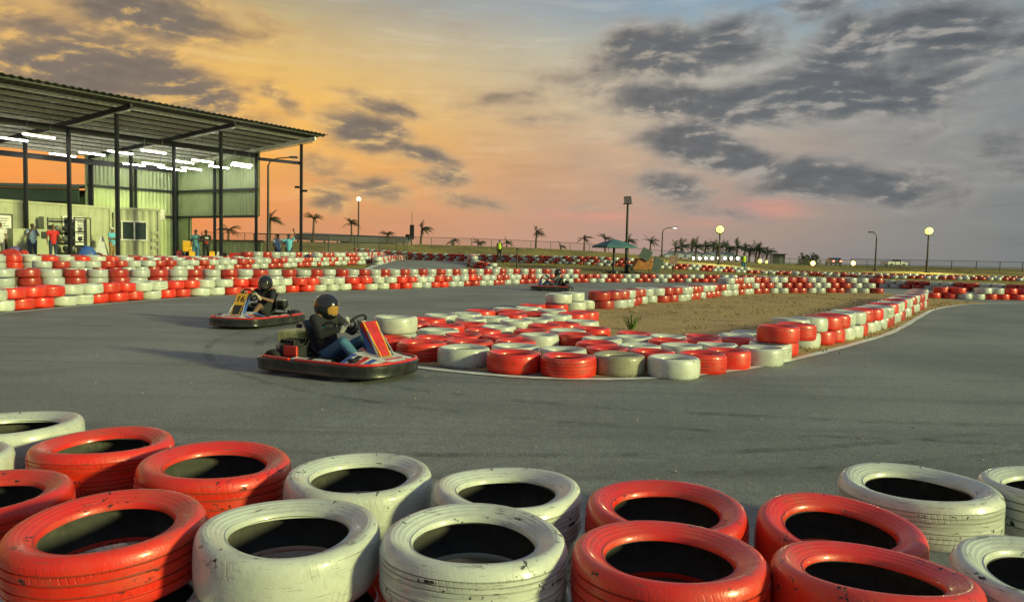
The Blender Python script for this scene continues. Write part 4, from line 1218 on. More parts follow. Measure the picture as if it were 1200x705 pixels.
# things along the container front (x measured along it)
CU = Vector((.487, .873)); CV = Vector((.873, -.487)); CC = Vector((-21.55 - .487 * 11.5, 39.95 - .873 * 11.5))
def cpt(x, out): return CC + CU * x + CV * out
CRZ = math.atan2(.873, .487)
def along(px_, out):
    """where the sight line of a bearing meets the row 'out' metres before the container"""
    o_ = CC + CV * out; kx = (px_ - 600) / 870
    t = (kx * o_.y - o_.x) / (CU.x - kx * CU.y)
    p = o_ + CU * t
    return p
p = along(76, .45)
rk = thing('helmet_rack', 'steel rack of dark racing helmets before the long container', 'rack', (p.x, p.y, FLOOR), CRZ)
fr = MB()
for x in (-.95, .95):
    for y in (-.2, .2): fr.box((x, y, 1.05), (.06, .06, 2.1))
fr.build('rack_frame', STEEL_DARK, rk)
for z_ in (.45, .95, 1.45, 2.05): MB().box((0, 0, z_), (1.84, .42, .03)).build('shelf', STEEL_DARK, rk)
for side in (-1.06, 1.06): MB().box((side, 0, 1.05), (.14, .46, 2.15)).build('side_panel', CONT, rk)
HG = mat('mixed_dark_helmet', (.03, .03, .035), .3, var=.5, scale=3)
HG2 = mat('grey_helmet', (.16, .16, .17), .3, var=.5, scale=3)
k = 0
for zi, z_ in enumerate((.465, .965, 1.465)):
    for xi in range(5):
        pos = Vector((p.x, p.y, FLOOR)) + Matrix.Rotation(CRZ, 3, 'Z') @ Vector((-.72 + .36 * xi, -.02, z_ + .135))
        hm = thing('racing_helmet', f"dark racing helmet on the {('lowest', 'middle', 'top')[zi]} shelf of the rack, {ordinal(xi + 1)} from left", 'helmet', pos, CRZ - PI / 2 + random.uniform(-.4, .4), 'helmets on the rack')
        MB().ellipsoid((0, 0, 0), (.145, .125, .138), 14).build('shell', HG2 if (xi + zi) % 3 == 0 else HG, hm, smooth=True)
        MB().ellipsoid((.035, 0, .01), (.116, .108, .062), 12).build('visor', GLASS, hm, smooth=True)
BOARD = mat('white_notice_board', (.62, .63, .60), .5, var=.1)
INKG = mat('faded_print', (.12, .12, .12), .7)
def notice(label, px_, out, w, h, z, dark=True, stand=False):
    p = along(px_, out)
    r = thing('notice_board', label, 'board', (p.x, p.y, FLOOR), CRZ)
    bd = MB().box((0, 0, z), (w, .04, h)).build('board', BOARD, r)
    MB().box((w / 2 + .03, 0, z), (.06, .07, h + .1)).build('board_edge', BLK, r); MB().box((0, 0, z + h / 2 + .03), (w + .12, .07, .06)).build('board_edge', BLK, r)
    q = MB()
    for i in range(7):
        q.box((-w * .04 * (i % 3), -.024, z + h * (.36 - .11 * i)), (w * (.72 - .08 * (i % 3)), .006, h * .035))
    q.build('print', INKG, bd)
    for x in (-w * .35, w * .35): MB().box((x, .03, (z - h / 2) / 2), (.05, .05, z - h / 2)).build('leg', STEEL_DARK, r)
notice('white notice board with printed lines at the left edge of the photo', 2, .25, .85, 1.1, 1.55)
notice('tall white rules board between helmet rack and container window', 96.5, .5, .75, 1.35, 1.45)
p = along(38, .5)
cb = thing('counter_cabinet', 'grey counter with two small dark openings, behind the phone-holding spectator', 'counter', (p.x, p.y, FLOOR), CRZ)
MB().box((0, 0, .75), (2.0, .5, 1.5)).build('body', CONT, cb, bevel=.02)
for x in (-.05, .40): MB().box((x, -.262, 1.22), (.26, .03, .34)).build('opening', BLK, cb)
p = along(119, 1.2)
sg = thing('folding_sign', 'pale folding sign in A shape in front of the container window', 'sign', (p.x, p.y, FLOOR), .35)
for q in (-1, 1):
    MB().add([(-.30, .22 * q, .25), (.30, .22 * q, .25), (.06, .02 * q, 1.25), (-.06, .02 * q, 1.25), (-.30, .25 * q, .25), (.30, .25 * q, .25), (.06, .05 * q, 1.25), (-.06, .05 * q, 1.25)],
             [(0, 1, 2, 3), (4, 5, 6, 7), (0, 1, 5, 4), (1, 2, 6, 5), (2, 3, 7, 6), (3, 0, 4, 7)]).build('panel', BOARD, sg)
    MB().tube([(-.2, .23 * q, 0), (-.2, .23 * q, .3)], .015).build('leg', STEEL_DARK, sg)
    MB().tube([(.2, .23 * q, 0), (.2, .23 * q, .3)], .015).build('leg', STEEL_DARK, sg)

# covered heaps and kit at the pavilion edge
def heap(name, label, px_, Y, size, m, seed, cat='cover'):
    rnd = random.Random(seed)
    x = at_px(px_, Y)
    mb = MB(); n = 16
    for i in range(7):
        t = i / 6
        for j in range(n):
            a = 2 * PI * j / n
            r = (1 - .25 * t - .55 * t ** 3) * (1 + .10 * math.sin(3 * a + seed) + rnd.uniform(-.05, .05))
            mb.v.append((size[0] / 2 * r * math.cos(a), size[1] / 2 * r * math.sin(a), size[2] * (1 - (1 - t) ** 1.6) * (1 + rnd.uniform(-.05, .05))))
    for i in range(6):
        for j in range(n): mb.f.append((i * n + j, i * n + (j + 1) % n, (i + 1) * n + (j + 1) % n, (i + 1) * n + j)); mb.m.append(0)
    mb.f.append(tuple(6 * n + j for j in range(n))); mb.m.append(0)
    o = mb.build(name, m, smooth=True)
    o.location = (x, Y, FLOOR)
    tag(o, label, cat)
TARP_B = mat('blue_tarpaulin', (.03, .09, .36), .5, var=.2, scale=4, bump=.4, bscale=8)
TARP_R = mat('red_tarpaulin', (.48, .03, .02), .5, var=.2, scale=4, bump=.4, bscale=8)
TARP_P = mat('purple_fabric', (.13, .10, .28), .7, var=.2, scale=4)
heap('tarpaulin_cover', 'blue tarpaulin heaped over kit near the folding sign', 102, 36, (.85, .8, .72), TARP_B, 1)
heap('tarpaulin_cover', 'dark wine coloured cover slumped beside the blue tarpaulin', 113, 36.6, (.75, .7, .42), mat('wine_cover', (.06, .02, .03), .7), 5)
heap('tarpaulin_cover', 'red tarpaulin spread low behind the tyre wall at the photo edge', 12, 33.5, (1.1, .8, .52), TARP_R, 2)
heap('tarpaulin_cover', 'small red cover beside the phone-holding spectator', 28, 34, (.5, .6, .48), TARP_R, 3)
heap('fabric_heap', 'purple fabric heap behind the red tarpaulin', 17, 35, (.75, .6, .66), TARP_P, 4)
x = at_px(278, 41.2)
cr = thing('tool_chest', 'bright red chest on the pavilion floor behind the tyre wall', 'chest', (x, 41.2, FLOOR), .25)
MB().prism([(-.42, -.25), (.42, -.25), (.42, .25), (-.42, .25)], 0, .46).build('body', KRED, cr, bevel=.02)
MB().box((0, 0, .50), (.88, .54, .07)).build('lid', KRED, cr, bevel=.02)
MB().box((0, -.28, .42), (.22, .03, .05)).build('latch', STEEL, cr)
x = at_px(219, 42)
jk = thing('orange_board', 'amber coloured padded board leaning beside the teal shirted hand', 'board', (x, 42, FLOOR), .3)
MB().box((0, 0, .85), (.50, .10, .62)).build('pad', KYEL, jk, bevel=.05)
for q in (-.2, .2): MB().tube([(q, .05, 0), (q, .02, .6)], .015).build('leg', STEEL_DARK, jk)
pk = None
def parked(label, px_, Y, yaw, plate):
    x = at_px(px_, Y)
    r = thing('parked_kart', label, 'go kart', (x, Y, FLOOR + .002), yaw, 'karts parked under the pavilion')
    out = [(px__ * 1, py__) for px__, py__ in ring_pts(2)]
    bm_ = MB(); bm_.tube([(a, b_, .13) for a, b_ in out] + [(out[0][0], out[0][1], .13)], .065, 8, False); bm_.build('bumper', BLACK_PLASTIC, r, smooth=True)
    MB().box((0, 0, .07), (1.4, .6, .03)).build('floor_pan', STEEL_DARK, r)
    MB().add([(.66, -.17, .20), (.66, .17, .20), (.40, .125, .60), (.40, -.125, .60), (.56, -.15, .20), (.56, .15, .20), (.365, .105, .57), (.365, -.105, .57)], [(0, 1, 2, 3), (7, 6, 5, 4), (0, 4, 5, 1), (1, 5, 6, 2), (2, 6, 7, 3), (3, 7, 4, 0)]).build('front_panel', plate, r)
    MB().tube([Vector((.2, .14 * math.cos(a), .55 + .10 * math.sin(a))) for a in [2 * PI * i / 16 for i in range(17)]], .015, 6, False).build('steering_wheel', DIGIT, r)
    MB().box((-.38, 0, .36), (.08, .36, .46), M=Matrix.Rotation(-.12, 4, 'Y')).build('seat', SEATM, r, bevel=.03)
    MB().box((-.5, -.3, .25), (.3, .24, .24)).build('engine', STEEL_DARK, r, bevel=.02)
    for x_, y_, rr in ((.5, .37, .115), (.5, -.37, .115), (-.6, .4, .125), (-.6, -.4, .125)):
        MB().lathe([(.01, -.06), (rr, -.06), (rr, .06), (.01, .06)], 16, Matrix.Translation((x_, y_, rr)) @ Matrix.Rotation(PI / 2, 4, 'X')).build('wheel', ASPH_TYRE, r)
parked('parked kart with red nose at the foot of the amber board', 211, 41.0, -1.3, KRED)
parked('parked kart with yellow nose between the two track hands', 222.5, 40.2, -1.0, KYEL)
parked('parked kart with yellow nose beside the black shirted hand', 247, 40.3, -1.1, KYEL)
parked('parked kart with white nose next to the red chest', 259, 41.0, -1.4, KWHITE)

# shed behind
sh = thing('green_shed', 'dark green corrugated shed standing behind the storage container', 'shed', (-45, 60, .6))
clm = mat('dark_green_sheet', (.035, .06, .045), .6, var=.2, scale=.5)
r = MB()
for i in range(120):
    x = -62 + i * .235; o_ = .05 * (i % 2)
    r.v += [(x, 58.5, 6.05 + o_ - .0125 * (x + 62) * .0), (x, 64, 6.7 + o_), (x, 58.5, 5.95), (x, 64, 6.6)]
for i in range(119):
    a, b_ = 4 * i, 4 * i + 4
    for f in ((a, b_, b_ + 1, a + 1), (a + 2, a + 3, b_ + 3, b_ + 2), (a, a + 2, b_ + 2, b_)): r.f.append(f); r.m.append(0)
r.build('roof', clm, sh, True)
MB().box((-48, 58.7, 5.45), (27.6, .12, 1.0)).build('fascia', clm, sh, True)
MB().box((-48, 63.5, 3.4), (27, .12, 5.6)).build('wall', clm, sh, True)
for i in range(6): MB().box((-60.5 + 5.1 * i, 58.9, 2.8), (.2, .2, 4.4)).build('post', BLK, sh, True)

# ------------------------------------------------------------------ masts and lamps
LAMP_HOT, t, b = newmat('lit_lamp_yellow'); b.inputs['Emission Color'].default_value = (.96, 1, .22, 1); b.inputs['Emission Strength'].default_value = 1.0
LAMP_WARM, t, b = newmat('lit_lamp_warm'); b.inputs['Emission Color'].default_value = (1, .70, .34, 1); b.inputs['Emission Strength'].default_value = 2
LAMP_WHITE, t, b = newmat('lit_lamp_white'); b.inputs['Emission Color'].default_value = (1, .97, .85, 1); b.inputs['Emission Strength'].default_value = 8
LAMP_AMB, t, b = newmat('lit_lamp_amber'); b.inputs['Emission Color'].default_value = (1, .55, .08, 1); b.inputs['Emission Strength'].default_value = 14
LAMP_RED, t, b = newmat('lit_tail_red'); b.inputs['Emission Color'].default_value = (1, .09, .05, 1); b.inputs['Emission Strength'].default_value = 9
LAMP_OFF = mat('unlit_lens', (.45, .46, .44), .25)

def pole(name, label, px_, Y, top_z, r0=.09, base=None, group=None):
    x = at_px(px_, Y)
    z0 = ground_z(x, Y) if base is None else base
    r = thing(name, label, 'lamp post', (x, Y, z0 - .05), 0, group)
    h = top_z - z0 + .05
    MB().tube([(0, 0, 0), (0, 0, h)], [r0, r0 * .7], 10).build('post', STEEL_DARK, r, smooth=True)
    MB().box((0, 0, .06), (r0 * 4, r0 * 4, .08)).build('base_plate', STEEL_DARK, r)
    return r, h
def zpx(px_, y, Y): # height of a picture row at a distance
    return 1.36 + (300.5 + .021 * (px_ - 600) - y) * Y / 870
def flood(label, px_, Y, ytop, lit, yaw, n=2, lum=None):
    r, h = pole('floodlight_mast', label, px_, Y, zpx(px_, ytop, Y), .11)
    MB().box((0, 0, h), (.30 + .4 * n, .09, .09), rz=yaw + PI / 2).build('crossarm', STEEL_DARK, r)
    for i in range(n):
        q = (i - (n - 1) / 2) * .56
        M = Matrix.Translation((0, 0, h + .36)) @ Matrix.Rotation(yaw, 4, 'Z') @ Matrix.Translation((.05, q, 0)) @ Matrix.Rotation(.22, 4, 'Y')
        if lit:
            M2 = M @ Matrix.Rotation(PI / 2, 4, 'Y')
            ho = MB().lathe([(.001, -.34), (.20, -.30), (.44, -.02), (.46, .06), (.43, .06), (.40, -.01), (.001, -.01)], 24, M2).build('lamp_housing', STEEL_DARK, r, smooth=True)
            MB().ellipsoid((0, 0, 0), (.415, .415, .16), 20, M=M2).build('lens', lit, ho, smooth=True)
        else:
            ho = MB().box((0, 0, -.08), (.18, .50, .42), M=M).build('lamp_housing', STEEL_DARK, r)
            MB().box((.098, 0, -.08), (.02, .44, .36), M=M).build('lens', LAMP_OFF, ho)
    if lum:
        l = bpy.data.lights.new('floodlight_beam', 'SPOT'); l.energy = lum; l.color = (1, .93, .42); l.shadow_soft_size = .3
        l.spot_size = math.radians(150); l.spot_blend = .4
        lo = link(bpy.data.objects.new('floodlight_beam', l)); lo.parent = r; lo.location = (.45 * math.cos(yaw), .45 * math.sin(yaw), h + .2)
        lo.rotation_euler = Vector((-math.cos(yaw), -math.sin(yaw), .75)).to_track_quat('Z', 'Y').to_euler()
    return r
flood('dark unlit floodlight mast rising behind the teal umbrella', 732.5, 52, 239, None, -2.3, 1)
flood('lit yellow floodlight mast standing among the clustered palms', 841, 78, 273, LAMP_HOT, -1.9, 1, 1500)
flood('lit yellow floodlight mast near the sea fence, brightest of all', 1084.5, 77, 275, LAMP_HOT, -1.75, 1, 1700)
r, h = pole('lamp_post', 'slim lamp post with small glowing globe beside the long low shelter', 419, 74, zpx(419, 236, 74), .09)
MB().ellipsoid((0, 0, h + .18), (.24, .24, .24), 14).build('globe', LAMP_WARM, r, smooth=True)
MB().lathe([(.001, 0), (.14, 0), (.10, .08), (.001, .08)], 12, Matrix.Translation((0, 0, h - .06))).build('globe_cap', STEEL_DARK, r)
def street(label, px_, Y, ytop, dx, lit):
    zt = zpx(px_, ytop, Y)
    r, h = pole('street_lamp', label, px_, Y, zt - .5, .09)
    pts = [(0, 0, h - .3), (0, 0, h), (dx * .12, 0, h + .30), (dx * .4, 0, h + .47), (dx, 0, h + .55)]
    MB().tube(pts, [.05, .05, .045, .04, .035], 8).build('arm', STEEL_DARK, r, smooth=True)
    hd = MB().box((dx * 1.12, 0, h + .56), (.55, .22, .12)).build('lamp_head', STEEL_DARK, r, bevel=.03)
    MB().box((dx * 1.12, 0, h + .495), (.42, .17, .02)).build('lens', lit or LAMP_OFF, hd)
street('street lamp with curved arm standing behind the pavilion end', 313.5, 50, 186, 1.5, None)
street('street lamp with angled arm between lone palm and palm cluster', 774, 82, 267, 1.2, LAMP_WHITE)
street('dark street lamp on the bare land toward the sea', 1024, 77, 273, -.55, None)
r, h = pole('fence_pole', 'short dark pole rising from the grass by the round barrier', 605, 52, zpx(605, 292, 52), .06)
MB().box((0, 0, h + .03), (.16, .16, .06)).build('pole_cap', STEEL_DARK, r)
r, h = pole('radio_mast', 'thin antenna mast with dark panels at the end of the shelter', 481.5, 103, zpx(481, 262, 103), .07)
MB().box((0, 0, h - 1.2), (.55, .45, 2.0)).build('antenna_panel', BLK, r); MB().tube([(0, 0, h), (0, 0, h + 1.6)], .03).build('whip', BLK, r)
MB().box((-.6, 0, h - 1.9), (.5, .4, .8)).build('equipment_box', BLK, r)
for q in (-1, 1): MB().tube([(0, 0, h * .75), (1.0 * q, 0, .05)], .02, 5).build('stay', BLK, r)
# cameras on the first post
cm = thing('security_camera', 'pair of small security cameras clamped to the outermost pavilion post', 'camera', Q(0, 0, 4.9))
for q in (-1, 1):
    MB().box((.22 * q, -.05, -.1 * q), (.24, .12, .12)).build('camera_body', BLK, cm); MB().box((.10 * q, 0, -.1 * q), (.16, .04, .04)).build('bracket', STEEL, cm)

def small_lamp(label, px_, Y, y, m, r_=.28, group=None):
    x = at_px(px_, Y); z0 = ground_z(x, Y); zt = zpx(px_, y, Y)
    r = thing('garden_lamp', label, 'lamp', (x, Y, z0 - .05), 0, group)
    h = max(.4, zt - z0)
    MB().tube([(0, 0, 0), (0, 0, h)], .05, 6).build('post', STEEL_DARK, r)
    MB().ellipsoid((0, 0, h), (r_, r_, r_), 10).build('globe', m, r, smooth=True)
for i in range(9):
    small_lamp(f'white glowing lamp in a row below the palm cluster, {ordinal(i + 1)} from left', 811 + 7.4 * i, 128, 302.2, LAMP_WHITE, .24, 'row of white lamps below the palms')
small_lamp('yellow glowing lamp right of the hi-vis marshal, larger of the pair', 889, 110, 305.5, LAMP_HOT, .33)
small_lamp('yellow glowing lamp beside the larger one near the dark hut', 897, 110, 306.5, LAMP_HOT, .25)
small_lamp('amber lamp glowing in front of a dark round bush', 951, 105, 308, LAMP_AMB, .30)
small_lamp('amber lamp glowing on open land beside red tail lights', 998, 105, 308, LAMP_AMB, .30)

# ------------------------------------------------------------------ cars far off
def car(label, px_, Y, col, yaw, tails=False):
    x = at_px(px_, Y); z0 = ground_z(x, Y)
    r = thing('parked_car', label, 'car', (x, Y, z0), yaw)
    m = mat('car_paint_' + col, (.75, .76, .74) if col == 'white' else (.03, .03, .035), .3, coat=.6)
    bd = MB(); bd.prism([(-2.1, .35), (2.1, .35), (2.15, .75), (1.0, .95), (.5, 1.42), (-1.2, 1.42), (-1.9, .98), (-2.15, .9)], -.85, .85, Matrix.Rotation(PI / 2, 4, 'X')); bd.build('body', m, r, bevel=.06)
    gl = MB(); gl.prism([(.85, .98), (.45, 1.36), (-1.15, 1.36), (-1.75, 1.0)], -.86, .86, Matrix.Rotation(PI / 2, 4, 'X')); gl.build('window', GLASS, r)
    for wx in (-1.3, 1.3):
        for wy in (-.8, .8): MB().lathe([(.01, -.1), (.2, -.1), (.32, -.09), (.33, 0), (.32, .09), (.2, .1), (.01, .1)], 16, Matrix.Translation((wx, wy, .33)) @ Matrix.Rotation(PI / 2, 4, 'X')).build('wheel', RUBBER, r)
    for wy in (-.62, .62): MB().box((-2.13, wy, .80), (.08, .34, .20)).build('tail_light', LAMP_RED if tails else KRED, r)
    for wy in (-.62, .62): MB().box((2.12, wy, .66), (.06, .34, .16)).build('headlight', LAMP_OFF, r)
car('white car parked far off beside the dark street lamp', 1047, 145, 'white', .15)
car('dark car with glowing red tail lights on the far open land', 975, 135, 'dark', 1.45, True)

# ------------------------------------------------------------------ umbrella, cart, signs, hut, tents
UMB = mat('teal_umbrella_canvas', (.05, .14, .16), .8, var=.2, scale=3, bump=.2)
x = at_px(718, 51.8); z0 = ground_z(x, 51.8)
um = thing('umbrella', 'square teal parasol on a thick post beside the dark floodlight mast', 'umbrella', (x, 51.8, z0), .35)
u = MB(); R_ = 1.62
zt = zpx(718, 280, 51.8) - z0; ze = zpx(718, 288.5, 51.8) - z0
ringp = [(R_ * math.cos(a), R_ * math.sin(a)) for a in [PI / 4 + i * PI / 4 for i in range(8)]]
ringp = [(a * (1 if i % 2 == 0 else .78), b_ * (1 if i % 2 == 0 else .78)) for i, (a, b_) in enumerate(ringp)]
u.v = [(0, 0, zt)] + [(a * .5, b_ * .5, zt - (zt - ze) * .42) for a, b_ in ringp] + [(a, b_, ze) for a, b_ in ringp] + [(a, b_, ze - .12) for a, b_ in ringp] + [(0, 0, zt - .05)]
for i in range(8):
    j = (i + 1) % 8
    u.f += [(0, 1 + i, 1 + j), (1 + i, 9 + i, 9 + j, 1 + j), (9 + i, 17 + i, 17 + j, 9 + j), (25, 17 + j, 17 + i)]; u.m += [0] * 4
u.build('canopy', UMB, um)
MB().tube([(0, 0, 0), (0, 0, zt - .1)], .085, 10).build('post', BLK, um, smooth=True)
MB().lathe([(.001, 0), (.42, 0), (.40, .12), (.1, .18), (.001, .18)], 16).build('base', BLK, um)
ct = thing('cargo_trolley', 'rusty orange hopper trolley with dark boards leaning on it, by the umbrella', 'trolley', (at_px(751, 52), 52, ground_z(9, 52)), .1)
ORB = mat('rusty_orange_steel', (.34, .13, .035), .7, var=.3, scale=3, dirt=(.1, .06, .03, .6))
MB().prism([(-.75, .25), (.55, .25), (.75, .75), (.35, 1.05), (-.35, 1.05)], -.4, .4, Matrix.Rotation(PI / 2, 4, 'X')).build('hopper', ORB, ct, bevel=.03)
MB().lathe([(.08, -.09), (.26, -.09), (.28, 0), (.26, .09), (.08, .09)], 18, Matrix.Translation((-.80, -.3, .27)) @ Matrix.Rotation(PI / 2, 4, 'X'), True).build('wheel', RUBBER, ct)
MB().lathe([(.08, -.09), (.26, -.09), (.28, 0), (.26, .09), (.08, .09)], 18, Matrix.Translation((-.80, .3, .27)) @ Matrix.Rotation(PI / 2, 4, 'X'), True).build('wheel', RUBBER, ct)
DKB = mat('dark_teal_board', (.06, .085, .085), .6, var=.2)
MB().box((.12, -.5, 1.32), (.75, .06, .75), M=Matrix.Translation((0.12, 0, 1.32)) @ Matrix.Rotation(.5, 4, 'Y') @ Matrix.Translation((-.12, 0, -1.32))).build('board', DKB, ct)
MB().box((.95, -.35, .62), (.70, .08, 1.0), M=Matrix.Translation((.95, 0, .62)) @ Matrix.Rotation(.45, 4, 'Y') @ Matrix.Translation((-.95, 0, -.62))).build('board', DKB, ct)
MB().tube([(.45, 0, .3), (.62, 0, .02)], .03).build('prop_leg', BLK, ct)
sp = thing('sign_post', 'dull pinkish square sign on a post at the verge behind the back straight', 'sign', (at_px(788, 53), 53, ground_z(11.4, 53)), .15)
MB().tube([(0, 0, 0), (0, 0, 1.15)], .045, 8).build('post', BLK, sp); MB().box((0, -.05, .92), (.62, .04, .62)).build('sign_panel', mat('faded_pink_panel', (.22, .12, .11), .6, var=.3, scale=4), sp, bevel=.01)
ht = thing('dark_hut', 'small dark flat roofed hut on the skyline after the palm cluster', 'hut', (at_px(909, 118), 118, ground_z(42, 118)))
MB().box((0, 0, .65), (1.9, 1.6, 1.9)).build('wall', BLK, ht); MB().box((0, 0, 1.66), (2.3, 2.0, .12)).build('roof', STEEL_DARK, ht); MB().box((.3, -.81, .5), (.7, .03, 1.4)).build('door', DKB, ht)
TENT = mat('pale_blue_tent_canvas', (.36, .42, .48), .7, var=.12, scale=1)
for i, (px_, w) in enumerate(((792, 6.0), (812, 4.5), (832, 5.0), (850, 4.5))):
    Y = 142; x = at_px(px_, Y); z0 = ground_z(x, Y)
    tn = thing('event_tent', f"pale canvas tent below the palm cluster, {('biggest, leftmost', 'second from left', 'third from left', 'rightmost')[i]}", 'tent', (x, Y, z0), .1, 'pale tents below the palms')
    ze = zpx(px_, 299.5, Y) - z0; zt = zpx(px_, 294.0 + i * .4, Y) - z0
    MB().add([(-w / 2, -2, ze), (w / 2, -2, ze), (w / 2, 2, ze), (-w / 2, 2, ze), (-.8, 0, zt), (.8, 0, zt), (-w / 2, -2, ze - .3), (w / 2, -2, ze - .3), (w / 2, 2, ze - .3), (-w / 2, 2, ze - .3)],
             [(0, 1, 5, 4), (1, 2, 5), (2, 3, 4, 5), (3, 0, 4), (0, 6, 7, 1), (1, 7, 8, 2), (2, 8, 9, 3), (3, 9, 6, 0)]).build('canopy', TENT, tn)
    for a in (-1, 1):
        for c_ in (-1, 1): MB().tube([(a * w * .48, c_ * 1.9, 0), (a * w * .48, c_ * 1.9, ze)], .06, 6).build('pole', STEEL, tn)
# long low shelter on the berm
SH = mat('grey_shelter_roof', (.13, .12, .13), .6, var=.15)
ls = thing('long_shelter', 'long low grey roofed shelter on posts along the grass berm', 'shelter', (-22, 103, 2.4))
x0, x1 = at_px(349, 103), at_px(477, 103)
za, zb = zpx(349, 273.5, 103), zpx(477, 279.5, 103)
MB().add([(x0, 101, za - .9), (x1, 101, zb - .75), (x1, 106, zb - .55), (x0, 106, za - .7), (x0, 101, za - .1), (x1, 101, zb), (x1, 106, zb + .25), (x0, 106, za + .2)], [(3, 2, 1, 0), (4, 5, 6, 7), (0, 1, 5, 4), (1, 2, 6, 5), (2, 3, 7, 6), (3, 0, 4, 7)]).build('roof', SH, ls, True)
for i in range(9):
    x = x0 + .4 + (x1 - x0 - .8) * i / 8
    MB().box((x, 101.4, (2.2 + za - .9) / 2), (.18, .18, za - .9 - 2.2)).build('post', STEEL_DARK, ls, True)
MB().box(((x0 + x1) / 2 + 2, 104, 2.75), (8, .3, .7)).build('counter', ORB, ls, True)

# ------------------------------------------------------------------ fences
WIRE, t, b = newmat('chain_link_wire')
b.inputs['Base Color'].default_value = (.08, .085, .085, 1); b.inputs['Metallic'].default_value = .4
w_ = t.n('ShaderNodeTexCoord').outputs['UV']
b.inputs['Alpha'].default_value = .16
WIRE.blend_method = 'BLEND' if hasattr(WIRE, 'blend_method') else None
def fence(label, pts, h, step, kind='mesh'):
    pts = smooth_line(pts, 4); P = [Vector(p) for p in pts]
    r = thing('mesh_fence', label, 'fence', (P[0].x, P[0].y, ground_z(*pts[0])))
    posts = []; acc = 0; last = P[0]; posts.append(P[0])
    for a, b_ in zip(P, P[1:]):
        L = (b_ - a).length; dd = step - acc
        while dd < L: posts.append(a.lerp(b_, dd / L)); dd += step
        acc = (L - (dd - step))
    tops = [Vector((q.x, q.y, ground_z(q.x, q.y))) for q in posts]
    for q in tops: MB().tube([q + Vector((0, 0, -.1)), q + Vector((0, 0, h))], .04, 6).build('post', STEEL_DARK, r, True)
    for k_ in (.04, .98):
        MB().tube([q + Vector((0, 0, h * k_)) for q in tops], .025, 5).build('rail', STEEL_DARK, r, True)
    m = MB()
    for q in tops: m.v += [tuple(q + Vector((0, 0, .05))), tuple(q + Vector((0, 0, h * .97)))]
    for i in range(len(tops) - 1): m.f.append((2 * i, 2 * i + 2, 2 * i + 3, 2 * i + 1)); m.m.append(0)
    m.build('wire_mesh', WIRE, r, True)
fence('wire mesh fence running along the grass berm below the palms', [(-36, 86), (-20, 88), (0, 90), (15, 92), (28, 98), (44, 108), (60, 112)], .95, 2.4)
fence('wire mesh fence along the sea side of the bare land', [(40, 88), (50, 84), (62, 84), (80, 86)], 1.0, 2.6)
fence('tall wire fence behind the waving spectators', [(-19.5, 56), (-15, 55), (-9.5, 58.5), (-9, 64)], 1.9, 2.0)

# ------------------------------------------------------------------ vegetation
TRUNK = mat('palm_trunk_bark', (.10, .075, .05), .9, var=.3, scale=5, bump=.4)
FROND = mat('palm_frond_leaf', (.030, .050, .018), .6, var=.4, scale=3)
FROND_L = mat('pale_palm_frond_leaf', (.055, .085, .025), .6, var=.4, scale=3)
def palm(label, px_, Y, ybase, ytop, lean, wind, seed, size=1.0, m=FROND, base=None, group='palms along the berm', cat='palm tree'):
    rnd = random.Random(seed)
    x = at_px(px_, Y); z0 = ground_z(x, Y) - .1 if base is None else base
    zt = zpx(px_, ytop, Y)
    r = thing('palm_tree', label, cat, (x, Y, z0), 0, group)
    H_ = max(.5, (zt - z0) - .25 * size)
    pts = [(lean * (t ** 1.6), .1 * math.sin(t * 3 + seed), H_ * t) for t in [i / 8 for i in range(9)]]
    MB().tube(pts, [.15 * size * (1.25 - .55 * i / 8) + (.05 if i == 0 else 0) for i in range(9)], 8).build('trunk', TRUNK, r, smooth=True)
    top_ = Vector(pts[-1])
    cr = MB()
    nf = rnd.randint(13, 17)
    for f in range(nf):
        a = 2 * PI * f / nf + rnd.uniform(-.25, .25)
        L = size * rnd.uniform(1.45, 2.0)
        up = rnd.uniform(-.05, 1.5)
        d = Vector((math.cos(a) + wind * .9, math.sin(a), up)).normalized()
        p = top_.copy(); prev = p.copy()
        segs = 9
        for k_ in range(segs):
            t = (k_ + 1) / segs
            d = (d + Vector((wind * .10, 0, -.10 - .12 * t))).normalized()
            p = prev + d * (L / segs)
            w = size * .40 * math.sin(PI * min(1, .12 + t * .9)) * rnd.uniform(.75, 1.1)
            side = d.cross(Vector((0, 0, 1)))
            side = side.normalized() if side.length > .01 else Vector((1, 0, 0))
            nrm = side.cross(d)
            for sg_ in (-1, 1):
                for q in range(3):
                    b0 = prev.lerp(p, q * .333); b1 = prev.lerp(p, q * .333 + .30)
                    tip = b0.lerp(b1, .5) + side * sg_ * w * rnd.uniform(.8, 1.1) + d * w * .75 - Vector((0, 0, w * rnd.uniform(.25, .7))) + Vector((wind * w * .25, 0, 0))
                    cr.add([b0, b1, tip], [(0, 1, 2)])
            cr.add([prev + nrm * .012, prev - nrm * .012, p - nrm * .010, p + nrm * .010], [(0, 1, 2, 3)])
            prev = p
    cr.build('crown', m, r, fix=False)
    return r
